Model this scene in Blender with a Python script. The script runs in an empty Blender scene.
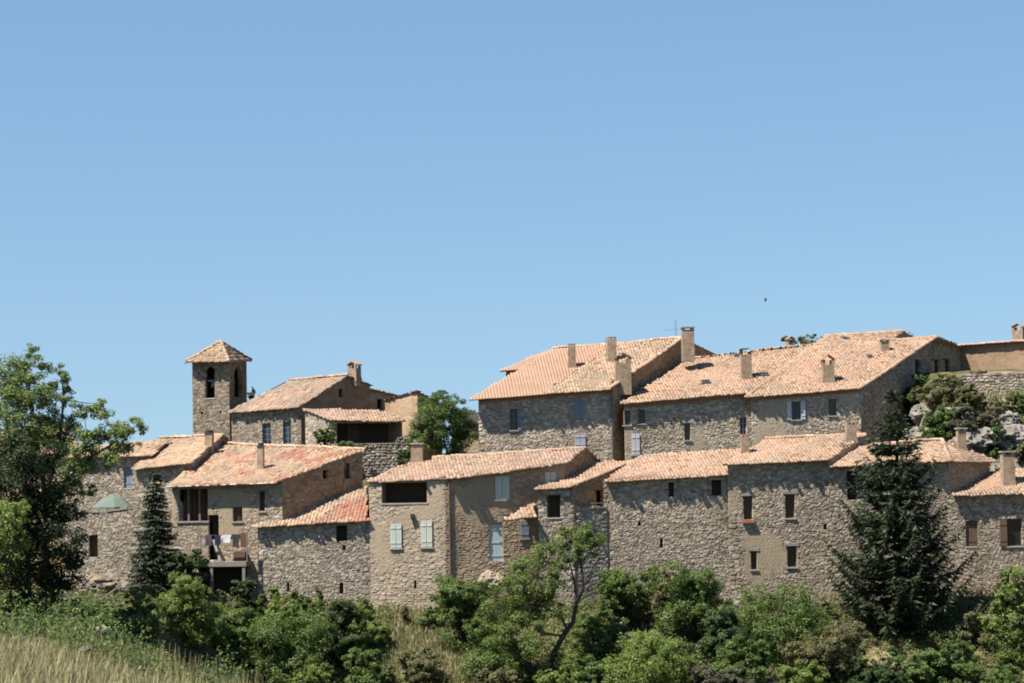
import bpy, math, random
import numpy as np
from mathutils import Vector, Matrix, noise

# ------------------------------------------------------------------ camera, sky, sun, exposure
SC = bpy.context.scene
COL = SC.collection
FPX = 2560.0                       # focal length in pixels of the 1024 px wide picture
PITCH = math.atan(158.5 / FPX)     # horizon at pixel row 500
ROLL = math.radians(1.0)
F_ = Vector((0, math.cos(PITCH), math.sin(PITCH)))
R0 = Vector((1, 0, 0)); U0 = Vector((0, -math.sin(PITCH), math.cos(PITCH)))
R_ = R0 * math.cos(ROLL) - U0 * math.sin(ROLL)
U_ = R0 * math.sin(ROLL) + U0 * math.cos(ROLL)
cam = bpy.data.cameras.new('camera'); cam.sensor_width = 36.0; cam.lens = FPX * 36.0 / 1024
cam.clip_start = 0.5; cam.clip_end = 20000
camo = bpy.data.objects.new('camera', cam); COL.objects.link(camo)
camo.matrix_world = Matrix(((R_.x, U_.x, -F_.x, 0), (R_.y, U_.y, -F_.y, 0), (R_.z, U_.z, -F_.z, 0), (0, 0, 0, 1)))
SC.camera = camo

SUN_EL, SUN_AZ = math.radians(60), math.radians(60)      # azimuth measured from the camera's back towards the left
SUNV = Vector((-math.sin(SUN_AZ) * math.cos(SUN_EL), -math.cos(SUN_AZ) * math.cos(SUN_EL), math.sin(SUN_EL)))
world = bpy.data.worlds.new('World'); SC.world = world; world.use_nodes = True
wn = world.node_tree.nodes; wl = world.node_tree.links
bg = wn['Background']
sky = wn.new('ShaderNodeTexSky'); sky.sky_type = 'NISHITA'; sky.sun_disc = False
sky.sun_elevation = SUN_EL; sky.sun_rotation = math.atan2(SUNV.x, SUNV.y)
sky.altitude = 0; sky.air_density = 1.3; sky.dust_density = 0.0; sky.ozone_density = 6.8
tco = wn.new('ShaderNodeTexCoord'); mpn = wn.new('ShaderNodeMapping'); mpn.inputs['Scale'].default_value = (1, 1, .8); mpn.inputs['Location'].default_value = (0, 0, .1)
nvm = wn.new('ShaderNodeVectorMath'); nvm.operation = 'NORMALIZE'
wl.new(tco.outputs['Generated'], mpn.inputs[0]); wl.new(mpn.outputs[0], nvm.inputs[0]); wl.new(nvm.outputs[0], sky.inputs['Vector'])
wl.new(sky.outputs[0], bg.inputs[0]); bg.inputs[1].default_value = 0.053
sun = bpy.data.lights.new('sun', 'SUN'); sun.energy = 5.0; sun.angle = math.radians(0.5); sun.color = (1.0, 0.94, 0.85)
suno = bpy.data.objects.new('sun', sun); COL.objects.link(suno)
suno.rotation_euler = SUNV.to_track_quat('Z', 'Y').to_euler(); suno.location = (-60, 20, 90)
SC.view_settings.view_transform = 'Standard'; SC.view_settings.look = 'None'
SC.cycles.filter_width = 1.9
SC.view_settings.exposure = 1.33; SC.view_settings.gamma = 1.0; SC.view_settings.use_curve_mapping = False

# ------------------------------------------------------------------ helpers: pixels to places
def ray(u, v):
    return F_ + R_ * ((u - 512) / FPX) + U_ * ((341.5 - v) / FPX)

def at(u, v, Y):
    d = ray(u, v); return d * (Y / d.y)

def ppm(Y): return FPX / Y

def smooth(a, b, x):
    t = np.clip((np.asarray(x, float) - a) / (b - a), 0, 1); return t * t * (3 - 2 * t)

class Plane:
    def __init__(s, a, b, c):
        s.p = a; n = (b - a).cross(c - a); n.normalize()
        if n.z < 0: n = -n
        s.n = n
    def hit(s, u, v):
        d = ray(u, v); return d * (s.p.dot(s.n) / d.dot(s.n))
    def z(s, x, y):
        return s.p.z - (s.n.x * (x - s.p.x) + s.n.y * (y - s.p.y)) / s.n.z

# ------------------------------------------------------------------ helpers: objects
WORLD = {}
def prop(o, label=None, cat=None, group=None, kind=None):
    if label: o['label'] = label
    if cat: o['category'] = cat
    if group: o['group'] = group
    if kind: o['kind'] = kind
    return o

def thing(name, loc, label, cat, group=None):
    o = bpy.data.objects.new(name, None); COL.objects.link(o); o.location = loc
    WORLD[o.name] = Vector(loc); o.empty_display_size = .3
    return prop(o, label, cat, group)

def link_mesh(name, me, lo, hi, parent):
    """origin at the base centre; coordinates in me must already be relative to that origin"""
    c = Vector(((lo[0] + hi[0]) / 2, (lo[1] + hi[1]) / 2, lo[2]))
    o = bpy.data.objects.new(name, me); COL.objects.link(o)
    if parent is not None:
        o.parent = parent; o.location = c - WORLD[parent.name]
    else: o.location = c
    WORLD[o.name] = c
    return o

def mesh_np(name, V, Fq, cols, mats, parent=None, matidx=None, smooth_=False, tri=None):
    V = np.asarray(V, np.float64); lo = V.min(0); hi = V.max(0)
    c = np.array([(lo[0] + hi[0]) / 2, (lo[1] + hi[1]) / 2, lo[2]])
    me = bpy.data.meshes.new(name)
    Fq = np.asarray(Fq, np.int32); nq = len(Fq)
    k = Fq.shape[1]
    me.vertices.add(len(V)); me.vertices.foreach_set('co', (V - c).astype(np.float32).ravel())
    me.loops.add(nq * k); me.loops.foreach_set('vertex_index', Fq.ravel())
    me.polygons.add(nq); me.polygons.foreach_set('loop_start', np.arange(0, nq * k, k, dtype=np.int32))
    me.polygons.foreach_set('loop_total', np.full(nq, k, np.int32))
    if not isinstance(mats, (list, tuple)): mats = [mats]
    for m in mats: me.materials.append(m)
    if matidx is not None: me.polygons.foreach_set('material_index', np.asarray(matidx, np.int32))
    if smooth_: me.polygons.foreach_set('use_smooth', np.ones(nq, bool))
    if cols is not None:
        a = me.attributes.new('col', 'FLOAT_COLOR', 'POINT')
        cc = np.ones((len(V), 4), np.float32); cc[:, :3] = cols
        a.data.foreach_set('color', cc.ravel())
    me.update(); me.validate()
    return link_mesh(name, me, lo, hi, parent)

class MB:
    """small mesh builder in world coordinates"""
    def __init__(s): s.v = []; s.f = []; s.m = []; s.c = []
    def quad(s, a, b, c, d, m=0, col=(1, 1, 1)):
        i = len(s.v); s.v += [tuple(a), tuple(b), tuple(c), tuple(d)]; s.c += [col] * 4; s.f.append((i, i + 1, i + 2, i + 3)); s.m.append(m)
    def poly(s, pts, m=0, col=(1, 1, 1)):
        i = len(s.v); s.v += [tuple(p) for p in pts]; s.c += [col] * len(pts); s.f.append(tuple(range(i, i + len(pts)))); s.m.append(m)
    def box(s, o, ax, ay, az, m=0, col=(1, 1, 1)):
        """corner o and three full edge vectors"""
        o = Vector(o); ax, ay, az = Vector(ax), Vector(ay), Vector(az)
        p = [o, o + ax, o + ax + ay, o + ay]; q = [x + az for x in p]
        i = len(s.v); s.v += [tuple(x) for x in p + q]; s.c += [col] * 8
        for f in ((0, 3, 2, 1), (4, 5, 6, 7), (0, 1, 5, 4), (1, 2, 6, 5), (2, 3, 7, 6), (3, 0, 4, 7)):
            s.f.append(tuple(i + j for j in f)); s.m.append(m)
    def tube(s, pts, rad, seg=6, m=0, col=(1, 1, 1), cap=True):
        pts = [Vector(p) for p in pts]; n = len(pts)
        if not hasattr(rad, '__len__'): rad = [rad] * n
        i0 = len(s.v)
        ref = Vector((0.31, 0.17, 0.93))
        for k, p in enumerate(pts):
            d = (pts[min(k + 1, n - 1)] - pts[max(k - 1, 0)]).normalized()
            a = d.cross(ref)
            if a.length < 1e-3: a = d.cross(Vector((1, 0, 0)))
            a.normalize(); b = d.cross(a)
            for j in range(seg):
                t = 2 * math.pi * j / seg
                s.v.append(tuple(p + (a * math.cos(t) + b * math.sin(t)) * rad[k])); s.c.append(col)
        for k in range(n - 1):
            for j in range(seg):
                s.f.append((i0 + k * seg + j, i0 + k * seg + (j + 1) % seg, i0 + (k + 1) * seg + (j + 1) % seg, i0 + (k + 1) * seg + j)); s.m.append(m)
        if cap:
            s.f.append(tuple(i0 + j for j in range(seg))[::-1]); s.m.append(m)
            s.f.append(tuple(i0 + (n - 1) * seg + j for j in range(seg))); s.m.append(m)
    def build(s, name, mats, parent=None, smooth_=False):
        V = np.array(s.v); lo = V.min(0); hi = V.max(0); c = np.array([(lo[0] + hi[0]) / 2, (lo[1] + hi[1]) / 2, lo[2]])
        me = bpy.data.meshes.new(name); me.from_pydata([tuple(x) for x in V - c], [], s.f)
        if not isinstance(mats, (list, tuple)): mats = [mats]
        for m in mats: me.materials.append(m)
        me.polygons.foreach_set('material_index', np.array(s.m, np.int32))
        if smooth_: me.polygons.foreach_set('use_smooth', np.ones(len(s.f), bool))
        a = me.attributes.new('col', 'FLOAT_COLOR', 'POINT')
        cc = np.ones((len(V), 4), np.float32); cc[:, :3] = np.array(s.c); a.data.foreach_set('color', cc.ravel())
        me.update()
        return link_mesh(name, me, lo, hi, parent)

# ------------------------------------------------------------------ materials
def base_mat(name, rough=.9, spec=.2):
    m = bpy.data.materials.new(name); m.use_nodes = True
    b = m.node_tree.nodes['Principled BSDF']; b.inputs['Roughness'].default_value = rough
    b.inputs['Specular IOR Level'].default_value = spec
    return m, m.node_tree.nodes, m.node_tree.links, b

def noise_node(nt, scale, detail=4, rough=.6):
    co = nt.nodes.new('ShaderNodeNewGeometry')
    n = nt.nodes.new('ShaderNodeTexNoise'); n.inputs['Scale'].default_value = scale; n.inputs['Detail'].default_value = detail
    n.inputs['Roughness'].default_value = rough
    nt.links.new(co.outputs['Position'], n.inputs['Vector']); return n

def vary(nt, colour_socket, scale, lo, hi, detail=5):
    n = noise_node(nt, scale, detail)
    mr = nt.nodes.new('ShaderNodeMapRange'); mr.inputs[1].default_value = .25; mr.inputs[2].default_value = .75
    mr.inputs[3].default_value = lo; mr.inputs[4].default_value = hi
    nt.links.new(n.outputs[0], mr.inputs[0])
    mx = nt.nodes.new('ShaderNodeMix'); mx.data_type = 'RGBA'; mx.blend_type = 'MULTIPLY'; mx.inputs[0].default_value = 1
    nt.links.new(colour_socket, mx.inputs[6]); nt.links.new(mr.outputs[0], mx.inputs[7])
    return mx.outputs[2]

def attr_mat(name, rough=.9, spec=.15, nscale=9, lo=.8, hi=1.15, bump=.0, bscale=25, bdist=.02, big=None):
    m, n, l, b = base_mat(name, rough, spec); nt = m.node_tree
    a = n.new('ShaderNodeAttribute'); a.attribute_name = 'col'
    c = vary(nt, a.outputs['Color'], nscale, lo, hi)
    if big: c = vary(nt, c, big[0], big[1], big[2], 3)
    l.new(c, b.inputs['Base Color'])
    if bump:
        t = noise_node(nt, bscale, 5); bp = n.new('ShaderNodeBump'); bp.inputs['Strength'].default_value = bump; bp.inputs['Distance'].default_value = bdist
        l.new(t.outputs[0], bp.inputs['Height']); l.new(bp.outputs[0], b.inputs['Normal'])
    return m

def flat_mat(name, col, rough=.8, spec=.2, nscale=6, lo=.85, hi=1.12, bump=.15, bscale=18, metal=0):
    m, n, l, b = base_mat(name, rough, spec); nt = m.node_tree
    r = n.new('ShaderNodeRGB'); r.outputs[0].default_value = (*col, 1)
    l.new(vary(nt, r.outputs[0], nscale, lo, hi), b.inputs['Base Color']); b.inputs['Metallic'].default_value = metal
    if bump:
        t = noise_node(nt, bscale, 4); bp = n.new('ShaderNodeBump'); bp.inputs['Strength'].default_value = bump; bp.inputs['Distance'].default_value = .02
        l.new(t.outputs[0], bp.inputs['Height']); l.new(bp.outputs[0], b.inputs['Normal'])
    return m

def leaf_mat(name, trans=.35):
    m = bpy.data.materials.new(name); m.use_nodes = True; nt = m.node_tree; n = nt.nodes; l = nt.links
    b = n['Principled BSDF']; b.inputs['Roughness'].default_value = .55; b.inputs['Specular IOR Level'].default_value = .25
    a = n.new('ShaderNodeAttribute'); a.attribute_name = 'col'
    c = vary(nt, a.outputs['Color'], 3.0, .75, 1.25)
    l.new(c, b.inputs['Base Color'])
    t = n.new('ShaderNodeBsdfTranslucent'); hs = n.new('ShaderNodeHueSaturation'); hs.inputs['Value'].default_value = 1.3; hs.inputs['Hue'].default_value = .495
    l.new(c, hs.inputs['Color']); l.new(hs.outputs[0], t.inputs['Color'])
    mx = n.new('ShaderNodeMixShader'); mx.inputs[0].default_value = trans
    l.new(b.outputs[0], mx.inputs[1]); l.new(t.outputs[0], mx.inputs[2]); l.new(mx.outputs[0], n['Material Output'].inputs['Surface'])
    return m

M = {}
M['stone'] = attr_mat('stone_wall', .95, .1, 11, .78, 1.2, .5, 30, .03, big=(.35, .85, 1.12))
M['tile'] = attr_mat('roof_tile', .9, .15, 14, .8, 1.15, .3, 40, .01, big=(.5, .86, 1.1))
M['leaf'] = leaf_mat('leaf', .42)
M['needle'] = leaf_mat('needle', .12)
M['grassblade'] = leaf_mat('grass_blade', .3)
M['bark'] = flat_mat('bark', (.045, .038, .032), .95, .1, 8, .7, 1.3, .6, 20)
M['rock'] = attr_mat('pale_rock', .95, .1, 3, .6, 1.25, .7, 8, .1)
M['wood'] = flat_mat('weathered_wood', (0.137, 0.112, 0.090), .85)
M['darkwood'] = flat_mat('dark_wood', (.10, .06, .038), .8)
M['beam'] = flat_mat('grey_beam', (0.187, 0.173, 0.151), .9)
M['plaster'] = flat_mat('chimney_render', (.30, .225, .155), .95, .1, 3.5, .55, 1.25, .8, 12)
M['cornice'] = flat_mat('cornice_render', (.33, .20, .12), .95, .1, 4, .7, 1.2, .5, 14)
M['slab'] = flat_mat('stone_slab', (0.324, 0.288, 0.245), .9, .1, 4, .8, 1.15, .3, 14)
M['concrete'] = flat_mat('grey_concrete', (0.238, 0.223, 0.202), .95, .1, 2, .75, 1.15, .4, 12)
M['shut_green'] = flat_mat('pale_green_paint', (.47, .50, .43), .6, .3, 5, .92, 1.06, .05)
M['shut_blue'] = flat_mat('grey_blue_paint', (.19, .225, .26), .6, .3, 5, .9, 1.06, .05)
M['shut_pale'] = flat_mat('pale_lavender_paint', (0.360, 0.374, 0.418), .6, .3, 5, .92, 1.06, .05)
M['shut_white'] = flat_mat('white_paint', (0.518, 0.518, 0.533), .55, .3, 5, .94, 1.05, .05)
M['shut_brown'] = flat_mat('brown_stain', (.125, .085, .058), .7, .2, 6, .8, 1.15, .1)
M['door_blue'] = flat_mat('pale_blue_paint', (.42, .46, .45), .6, .3, 5, .92, 1.06, .05)
M['frame_blue'] = flat_mat('slate_blue_paint', (.10, .13, .16), .6, .3, 5, .92, 1.06, .05)
M['metal'] = flat_mat('grey_zinc', (.16, .15, .14), .55, .4, 5, .85, 1.1, .05, 18, .6)
M['iron'] = flat_mat('black_iron', (.03, .03, .03), .6, .4, 5, .85, 1.1, .05)
M['bronze'] = flat_mat('verdigris_bronze', (.22, .23, .2), .5, .5, 5, .8, 1.15, .1, 18, .4)
M['parasol'] = flat_mat('faded_green_canvas', (.105, .13, .11), .8, .2, 3, .85, 1.1, .1)
M['terracotta'] = flat_mat('terracotta', (0.324, 0.130, 0.065), .85, .2)
M['bird'] = flat_mat('dark_feather', (.05, .05, .055), .8, .2)
gm, gn_, gl_, gb_ = base_mat('window_glass', .08, .5); gb_.inputs['Base Color'].default_value = (.012, .015, .018, 1); M['glass'] = gm
gv = vary(gm.node_tree, (lambda r: (setattr(r.outputs[0], 'default_value', (.014, .017, .02, 1)), r.outputs[0])[1])(gn_.new('ShaderNodeRGB')), 2, .7, 1.3)
gl_.new(gv, gb_.inputs['Base Color'])
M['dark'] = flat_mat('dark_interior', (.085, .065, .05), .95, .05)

# ------------------------------------------------------------------ noise in numpy
def ihash(ix, iz, seed):
    h = (ix.astype(np.int64) * 374761393 + iz.astype(np.int64) * 668265263 + seed * 974711) & 0xffffffff
    h = ((h ^ (h >> 13)) * 1274126177) & 0xffffffff
    h = h ^ (h >> 16)
    return (h & 0xffff) / 65535.0
def hash4(ix, iz, seed): return [ihash(ix, iz, seed * 7 + k * 131 + 1) for k in range(4)]

def vnoise(x, y, seed=0):
    x = np.asarray(x, float); y = np.asarray(y, float)
    ix = np.floor(x); iy = np.floor(y); fx = x - ix; fy = y - iy
    fx = fx * fx * (3 - 2 * fx); fy = fy * fy * (3 - 2 * fy)
    a = ihash(ix, iy, seed); b = ihash(ix + 1, iy, seed); c = ihash(ix, iy + 1, seed); d = ihash(ix + 1, iy + 1, seed)
    return (a * (1 - fx) + b * fx) * (1 - fy) + (c * (1 - fx) + d * fx) * fy
def fbm(x, y, seed=0, o=4):
    s = 0; a = .5; t = 0
    for k in range(o):
        s = s + a * vnoise(np.asarray(x) * 2 ** k, np.asarray(y) * 2 ** k, seed + k); t += a; a *= .5
    return s / t

def stones(s, z, sw, sh, seed):
    """rubble pattern: edge distance, stone random numbers"""
    s = s + .05 * (vnoise(s * 2.1, z * 2.1, seed + 5) - .5); z = z + .10 * (vnoise(s * .9, z * 1.1, seed + 6) - .5)
    gz = np.floor(z / sh); f1 = np.full(s.shape, 9.0); f2 = np.full(s.shape, 9.0); r = [np.zeros(s.shape) for _ in range(4)]
    for dz in (-1, 0, 1):
        row = gz + dz
        off = ihash(row, row * 0, seed + 77)
        gx = np.floor(s / sw - off)
        for dx in (-1, 0, 1):
            cx = gx + dx; h = hash4(cx, row, seed)
            px = (cx + off + .5 + .75 * (h[0] - .5)) * sw; pz = (row + .5 + .55 * (h[1] - .5)) * sh
            d = np.sqrt(((s - px) / sw) ** 2 + ((z - pz) / sh * .95) ** 2) - .12 * h[2]
            new = d < f1
            f2 = np.where(new, f1, np.minimum(f2, d)); f1 = np.where(new, d, f1)
            for k in range(4): r[k] = np.where(new, h[k], r[k])
    return f2 - f1, r

GREY = [(.42, .365, .285), (.34, .295, .235), (.50, .44, .35), (.385, .32, .24), (.26, .23, .185), (.44, .36, .26), (.54, .48, .395), (.31, .255, .19)]
WARM = [(.45, .38, .285), (.37, .305, .225), (.53, .455, .35), (.41, .32, .225), (.30, .25, .19), (.48, .39, .275), (.56, .485, .38), (.34, .27, .19)]
BEIGE = [(.47, .40, .31), (.44, .37, .285), (.50, .43, .335), (.46, .385, .29)]
STYLES = {
    'rubble': dict(sw=.215, sh=.108, amp=.036, pal=GREY, mortar=(.25, .21, .16), mw=.15, rnd=.65),
    'rubble_warm': dict(sw=.22, sh=.11, amp=.034, pal=WARM, mortar=(.29, .235, .175), mw=.14, rnd=.6),
    'big_rubble': dict(sw=.34, sh=.18, amp=.065, pal=GREY, mortar=(.22, .185, .14), mw=.17, rnd=.65),
    'patchy': dict(sw=.23, sh=.112, amp=.034, pal=WARM, mortar=(.28, .23, .17), mw=.14, rnd=.6, plaster=(.45, .37, .265), pthr=.60),
    'upper': dict(sw=.235, sh=.115, amp=.036, pal=[tuple(min(.8, x * 1.22) for x in q) for q in WARM], mortar=(.37, .31, .235), mw=.14, rnd=.55, plaster=(.52, .435, .33), pthr=.70),
    'beige': dict(sw=.34, sh=.13, amp=.035, pal=BEIGE, mortar=(.37, .30, .22), mw=.11, rnd=.5, plaster=(.49, .405, .30), pthr=.60),
    'beige_warm': dict(sw=.34, sh=.14, amp=.03, pal=[(.45, .35, .25), (.41, .32, .225), (.49, .385, .28), (.38, .29, .20)], mortar=(.34, .26, .18), mw=.12, rnd=.5, plaster=(.46, .36, .26), pthr=.58),
    'brown': dict(sw=.30, sh=.13, amp=.035, pal=[(.45, .315, .20), (.40, .275, .175), (.50, .35, .225), (.35, .24, .15), (.47, .35, .235)], mortar=(.33, .23, .145), mw=.13, rnd=.6),
    'render': dict(sw=.8, sh=.6, amp=.010, pal=[(.47, .345, .235), (.46, .34, .23), (.48, .355, .245)], mortar=(.465, .342, .232), mw=.05, rnd=.5),
    'render_brown': dict(sw=.5, sh=.3, amp=.012, pal=[(.43, .29, .19), (.41, .28, .18), (.44, .30, .20)], mortar=(.40, .27, .175), mw=.06, rnd=.5),
    'render_grey': dict(sw=.5, sh=.3, amp=.02, pal=[(.40, .325, .25), (.38, .31, .235), (.42, .34, .26)], mortar=(.36, .29, .22), mw=.08, rnd=.5),
    'hidden': dict(sw=.4, sh=.25, amp=0, pal=GREY, mortar=(.24, .2, .16), mw=.15, rnd=.5),
}
for nm_, st_ in STYLES.items():
    if nm_ in ('rubble', 'rubble_warm', 'big_rubble', 'patchy', 'upper'):
        ds_ = lambda q: tuple(.80 * x + .20 * sum(q) / 3 for x in q)
        st_['pal'] = [ds_(q) for q in st_['pal']]; st_['mortar'] = ds_(st_['mortar'])
    k_ = (.725, .69, .655)
    st_['pal'] = [tuple(x * y for x, y in zip(q, k_)) for q in st_['pal']]; st_['mortar'] = tuple(x * y for x, y in zip(st_['mortar'], k_))
    if 'plaster' in st_: st_['plaster'] = tuple(x * y for x, y in zip(st_['plaster'], k_))
SEED = [100]
def wall_sheet(p0, p1, zb, top, openings=(), style='rubble', res=.041, depth=.28, batter=0.0):
    """p0->p1 plan points (outside on the right-hand side); top(s)->z; openings (s0,z0,s1,z1). returns V,F,C"""
    st = STYLES[style]; SEED[0] += 1; seed = SEED[0]
    p0 = np.array(p0[:2]); p1 = np.array(p1[:2]); L = np.linalg.norm(p1 - p0); t = (p1 - p0) / L; n = np.array([t[1], -t[0]])
    def lines(a, b, extra):
        g = np.linspace(a, b, max(2, int(math.ceil((b - a) / res)) + 1))
        e = sorted(x for x in extra if a < x < b)
        keep = np.ones(len(g), bool)
        for x in e: keep &= np.abs(g - x) > res * .3
        keep[0] = keep[-1] = True
        return np.unique(np.concatenate([g[keep], np.array(e)])) if e else g
    S = lines(0, L, [o[0] for o in openings] + [o[2] for o in openings])
    tops = top(S); zmax = float(tops.max())
    Z = lines(zb, zmax, [o[1] for o in openings] + [o[3] for o in openings])
    s, z = np.meshgrid(S, Z, indexing='ij'); z = np.minimum(z, tops[:, None])
    edge, r = stones(s + seed * 3.7, z + seed * 1.3, st['sw'], st['sh'], seed)
    if style in ('rubble', 'rubble_warm', 'patchy', 'upper') and L > 1.5:      # bigger dressed stones at the corners
        e2, r2 = stones(s + seed * 1.7, z + seed * 2.1, .44, .25, seed + 500)
        qn = .30 + .22 * (vnoise(z / .25, z * 0 + 3, seed + 8) > .5)
        q_ = (s < qn) | (s > L - qn); edge = np.where(q_, e2, edge); r = [np.where(q_, b_, a_) for a_, b_ in zip(r, r2)]
    h = smooth(0.0, st['mw'] * 1.7, edge)
    pal = np.array(st['pal']); idx = np.minimum((r[3] * len(pal)).astype(int), len(pal) - 1)
    c = pal[idx] * (1 + st['rnd'] * (r[2][..., None] - .5) * .6) * (.88 + .24 * vnoise(s * 14, z * 17, seed))[..., None]
    mort = np.array(st['mortar']) * (.62 + .75 * smooth(.3, .7, fbm(s * 1.6 + seed, z * 1.9, seed + 40, 3)))[..., None]
    hm = smooth(.02, st['mw'], edge)[..., None]
    col = mort * (1 - hm) + c * hm
    d = st['amp'] * (h * (.55 + .6 * r[1]) - .5) + .04 * (fbm(s * .35 + seed, z * .35, seed, 3) - .5) * (1 if st['amp'] > .015 else .6)
    if 'plaster' in st:
        pm = smooth(st['pthr'] - .04, st['pthr'] + .05, fbm(s * .45 + seed * 2.3, z * .28, seed + 9, 4))
        pm = pm * (.75 + .25 * smooth(.35, .6, fbm(s * 2.2, z * 2.2, seed + 3, 3)))
        col = col * (1 - pm[..., None]) + np.array(st['plaster']) * pm[..., None]
        d = d * (1 - .8 * pm) + st['amp'] * .35 * pm
    # weather streaks and stains that belong to the wall
    stain = fbm(s * 1.1 + 31, z * .25 + seed, seed + 21, 4)
    col = col * (.86 + .28 * stain)[..., None]
    d[0, :] = 0; d[-1, :] = 0
    d = d + batter * np.clip(tops[:, None] - z, 0, 99)
    P = np.empty(s.shape + (3,)); P[..., 0] = p0[0] + t[0] * s + n[0] * d; P[..., 1] = p0[1] + t[1] * s + n[1] * d; P[..., 2] = z
    ns, nz = s.shape; V = P.reshape(-1, 3); C = col.reshape(-1, 3)
    i, j = np.meshgrid(np.arange(ns - 1), np.arange(nz - 1), indexing='ij')
    q = np.stack([i * nz + j, (i + 1) * nz + j, (i + 1) * nz + j + 1, i * nz + j + 1], -1)
    sc = .5 * (S[:-1] + S[1:])[:, None] * np.ones(nz - 1); zc = .5 * (Z[:-1] + Z[1:])[None, :] * np.ones((ns - 1, 1))
    ok = ~((z[:-1, :-1] >= z[:-1, 1:] - 1e-6) & (z[1:, :-1] >= z[1:, 1:] - 1e-6))
    Vx = [V]; Cx = [C]; Fx = []; base = len(V)
    for (s0, z0, s1, z1) in openings:
        ok &= ~((sc > s0) & (sc < s1) & (zc > z0) & (zc < z1))
        a = int(np.argmin(abs(S - s0))); b = int(np.argmin(abs(S - s1))); e = int(np.argmin(abs(Z - z0))); f = int(np.argmin(abs(Z - z1)))
        ring = [(k, e) for k in range(a, b)] + [(b, k) for k in range(e, f)] + [(k, f) for k in range(b, a, -1)] + [(a, k) for k in range(f, e, -1)]
        inner = np.array([[p0[0] + t[0] * S[k] - n[0] * depth, p0[1] + t[1] * S[k] - n[1] * depth, min(Z[m], tops[k])] for k, m in ring])
        ci = np.array([col[k, m] for k, m in ring]) * .9
        N = len(ring); Vx.append(inner); Cx.append(ci)
        oi = np.array([k * nz + m for k, m in ring])
        Fx.append(np.stack([oi, np.roll(oi, -1), base + np.roll(np.arange(N), -1), base + np.arange(N)], -1)); base += N
    Fx.insert(0, q[ok])
    return np.concatenate(Vx), np.concatenate(Fx), np.concatenate(Cx)

# ------------------------------------------------------------------ roofs
OLD = [(.285, .205, .15), (.31, .23, .17), (.275, .185, .13), (.29, .215, .155), (.245, .19, .145), (.285, .175, .12), (.27, .21, .155), (.325, .25, .185)]
CREAM = [(.315, .245, .175), (.335, .27, .20), (.30, .225, .16), (.32, .24, .17), (.28, .215, .155), (.305, .215, .15)]
PINK = [(.285, .212, .168), (.27, .195, .15), (.305, .235, .185), (.255, .185, .142), (.275, .20, .15)]
NEWT = [(.325, .208, .142), (.33, .213, .147), (.32, .204, .138), (.328, .212, .148)]
RED = [(.275, .125, .085), (.295, .145, .10), (.27, .155, .11), (.28, .12, .075)]
BROWN = [(.22, .165, .125), (.235, .18, .135), (.20, .145, .108), (.25, .205, .16)]
SLATE = [(.06, .055, .05), (.075, .068, .06), (.05, .045, .042)]
OLD, CREAM, PINK = ([(r * 1.035, g * .95, b * .89) for r, g, b in p] for p in (OLD, CREAM, PINK))
TILE = {'old': (OLD, RED, .60), 'cream': (CREAM, OLD, .62), 'pink': (PINK, OLD, .60), 'new': (NEWT, NEWT, .6), 'mixed': (CREAM, RED, .57), 'slate': (SLATE, SLATE, .6), 'brown': (PINK, BROWN, .5), 'red': (RED, NEWT, .6), 'orange': (OLD, NEWT, .52)}

def inside(poly, x, y):
    r = np.zeros(x.shape, bool); n = len(poly)
    for i in range(n):
        x0, y0 = poly[i]; x1, y1 = poly[(i + 1) % n]
        if y0 == y1: continue
        c = ((y0 > y) != (y1 > y)) & (x < (x1 - x0) * (y - y0) / (y1 - y0) + x0); r ^= c
    return r

def tile_arcs(O, E, Sx, Nn, a, b, col, rng, w=.098, ln=.42, hgt=.058, lift=.022, jit=1.0):
    """half-round cover tiles at plane coordinates a (along eave), b (up slope)"""
    n = len(a); seg = 6
    a = a + rng.normal(0, .014, n) * jit; b = b + rng.normal(0, .04, n) * jit; rot = rng.normal(0, .045, n) * jit; up = rng.normal(0, .010, n) * jit
    sl = rng.random(n) < .025 * jit * jit; rot = np.where(sl, rng.normal(0, .2, n), rot); up = np.where(sl, up + .03, up); b = np.where(sl, b - .08, b)
    th = np.linspace(0, math.pi, seg + 1)
    P = []
    for end, (bb, ww, zz, hh) in enumerate(((-.5 * ln, w * 1.08, lift, 0.0), (-.5 * ln, w * 1.08, lift, 1.0), (.5 * ln, w * .9, .0, 1.0))):
        x = a[:, None] + np.cos(th) * ww + rot[:, None] * bb; y = (b + bb)[:, None] + 0 * th
        z = (up + (zz if hh else -.01))[:, None] + np.sin(th) * hgt * (ww / w) * hh
        P.append((x, y, z))
    x, y, z = (np.concatenate([q[k] for q in P], 1) for k in range(3))
    # gentle sagging of the old roof
    z = z + .16 * (fbm(x * .30 + 7 + O.x, y * .30 + O.x, 3, 3) - .5) - .02
    V = np.array(O)[None, None] + x[..., None] * np.array(E) + y[..., None] * np.array(Sx) + z[..., None] * np.array(Nn)
    k = 3 * (seg + 1); j = np.arange(seg); f = np.stack([j, j + 1, seg + 2 + j, seg + 1 + j], -1); f = np.concatenate([f, f + seg + 1])
    Fq = (np.arange(n)[:, None, None] * k + f[None]).reshape(-1, 4)
    C = np.repeat(col[:, None, :], k, 1)
    return V.reshape(-1, 3), Fq, C.reshape(-1, 3)

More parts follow.
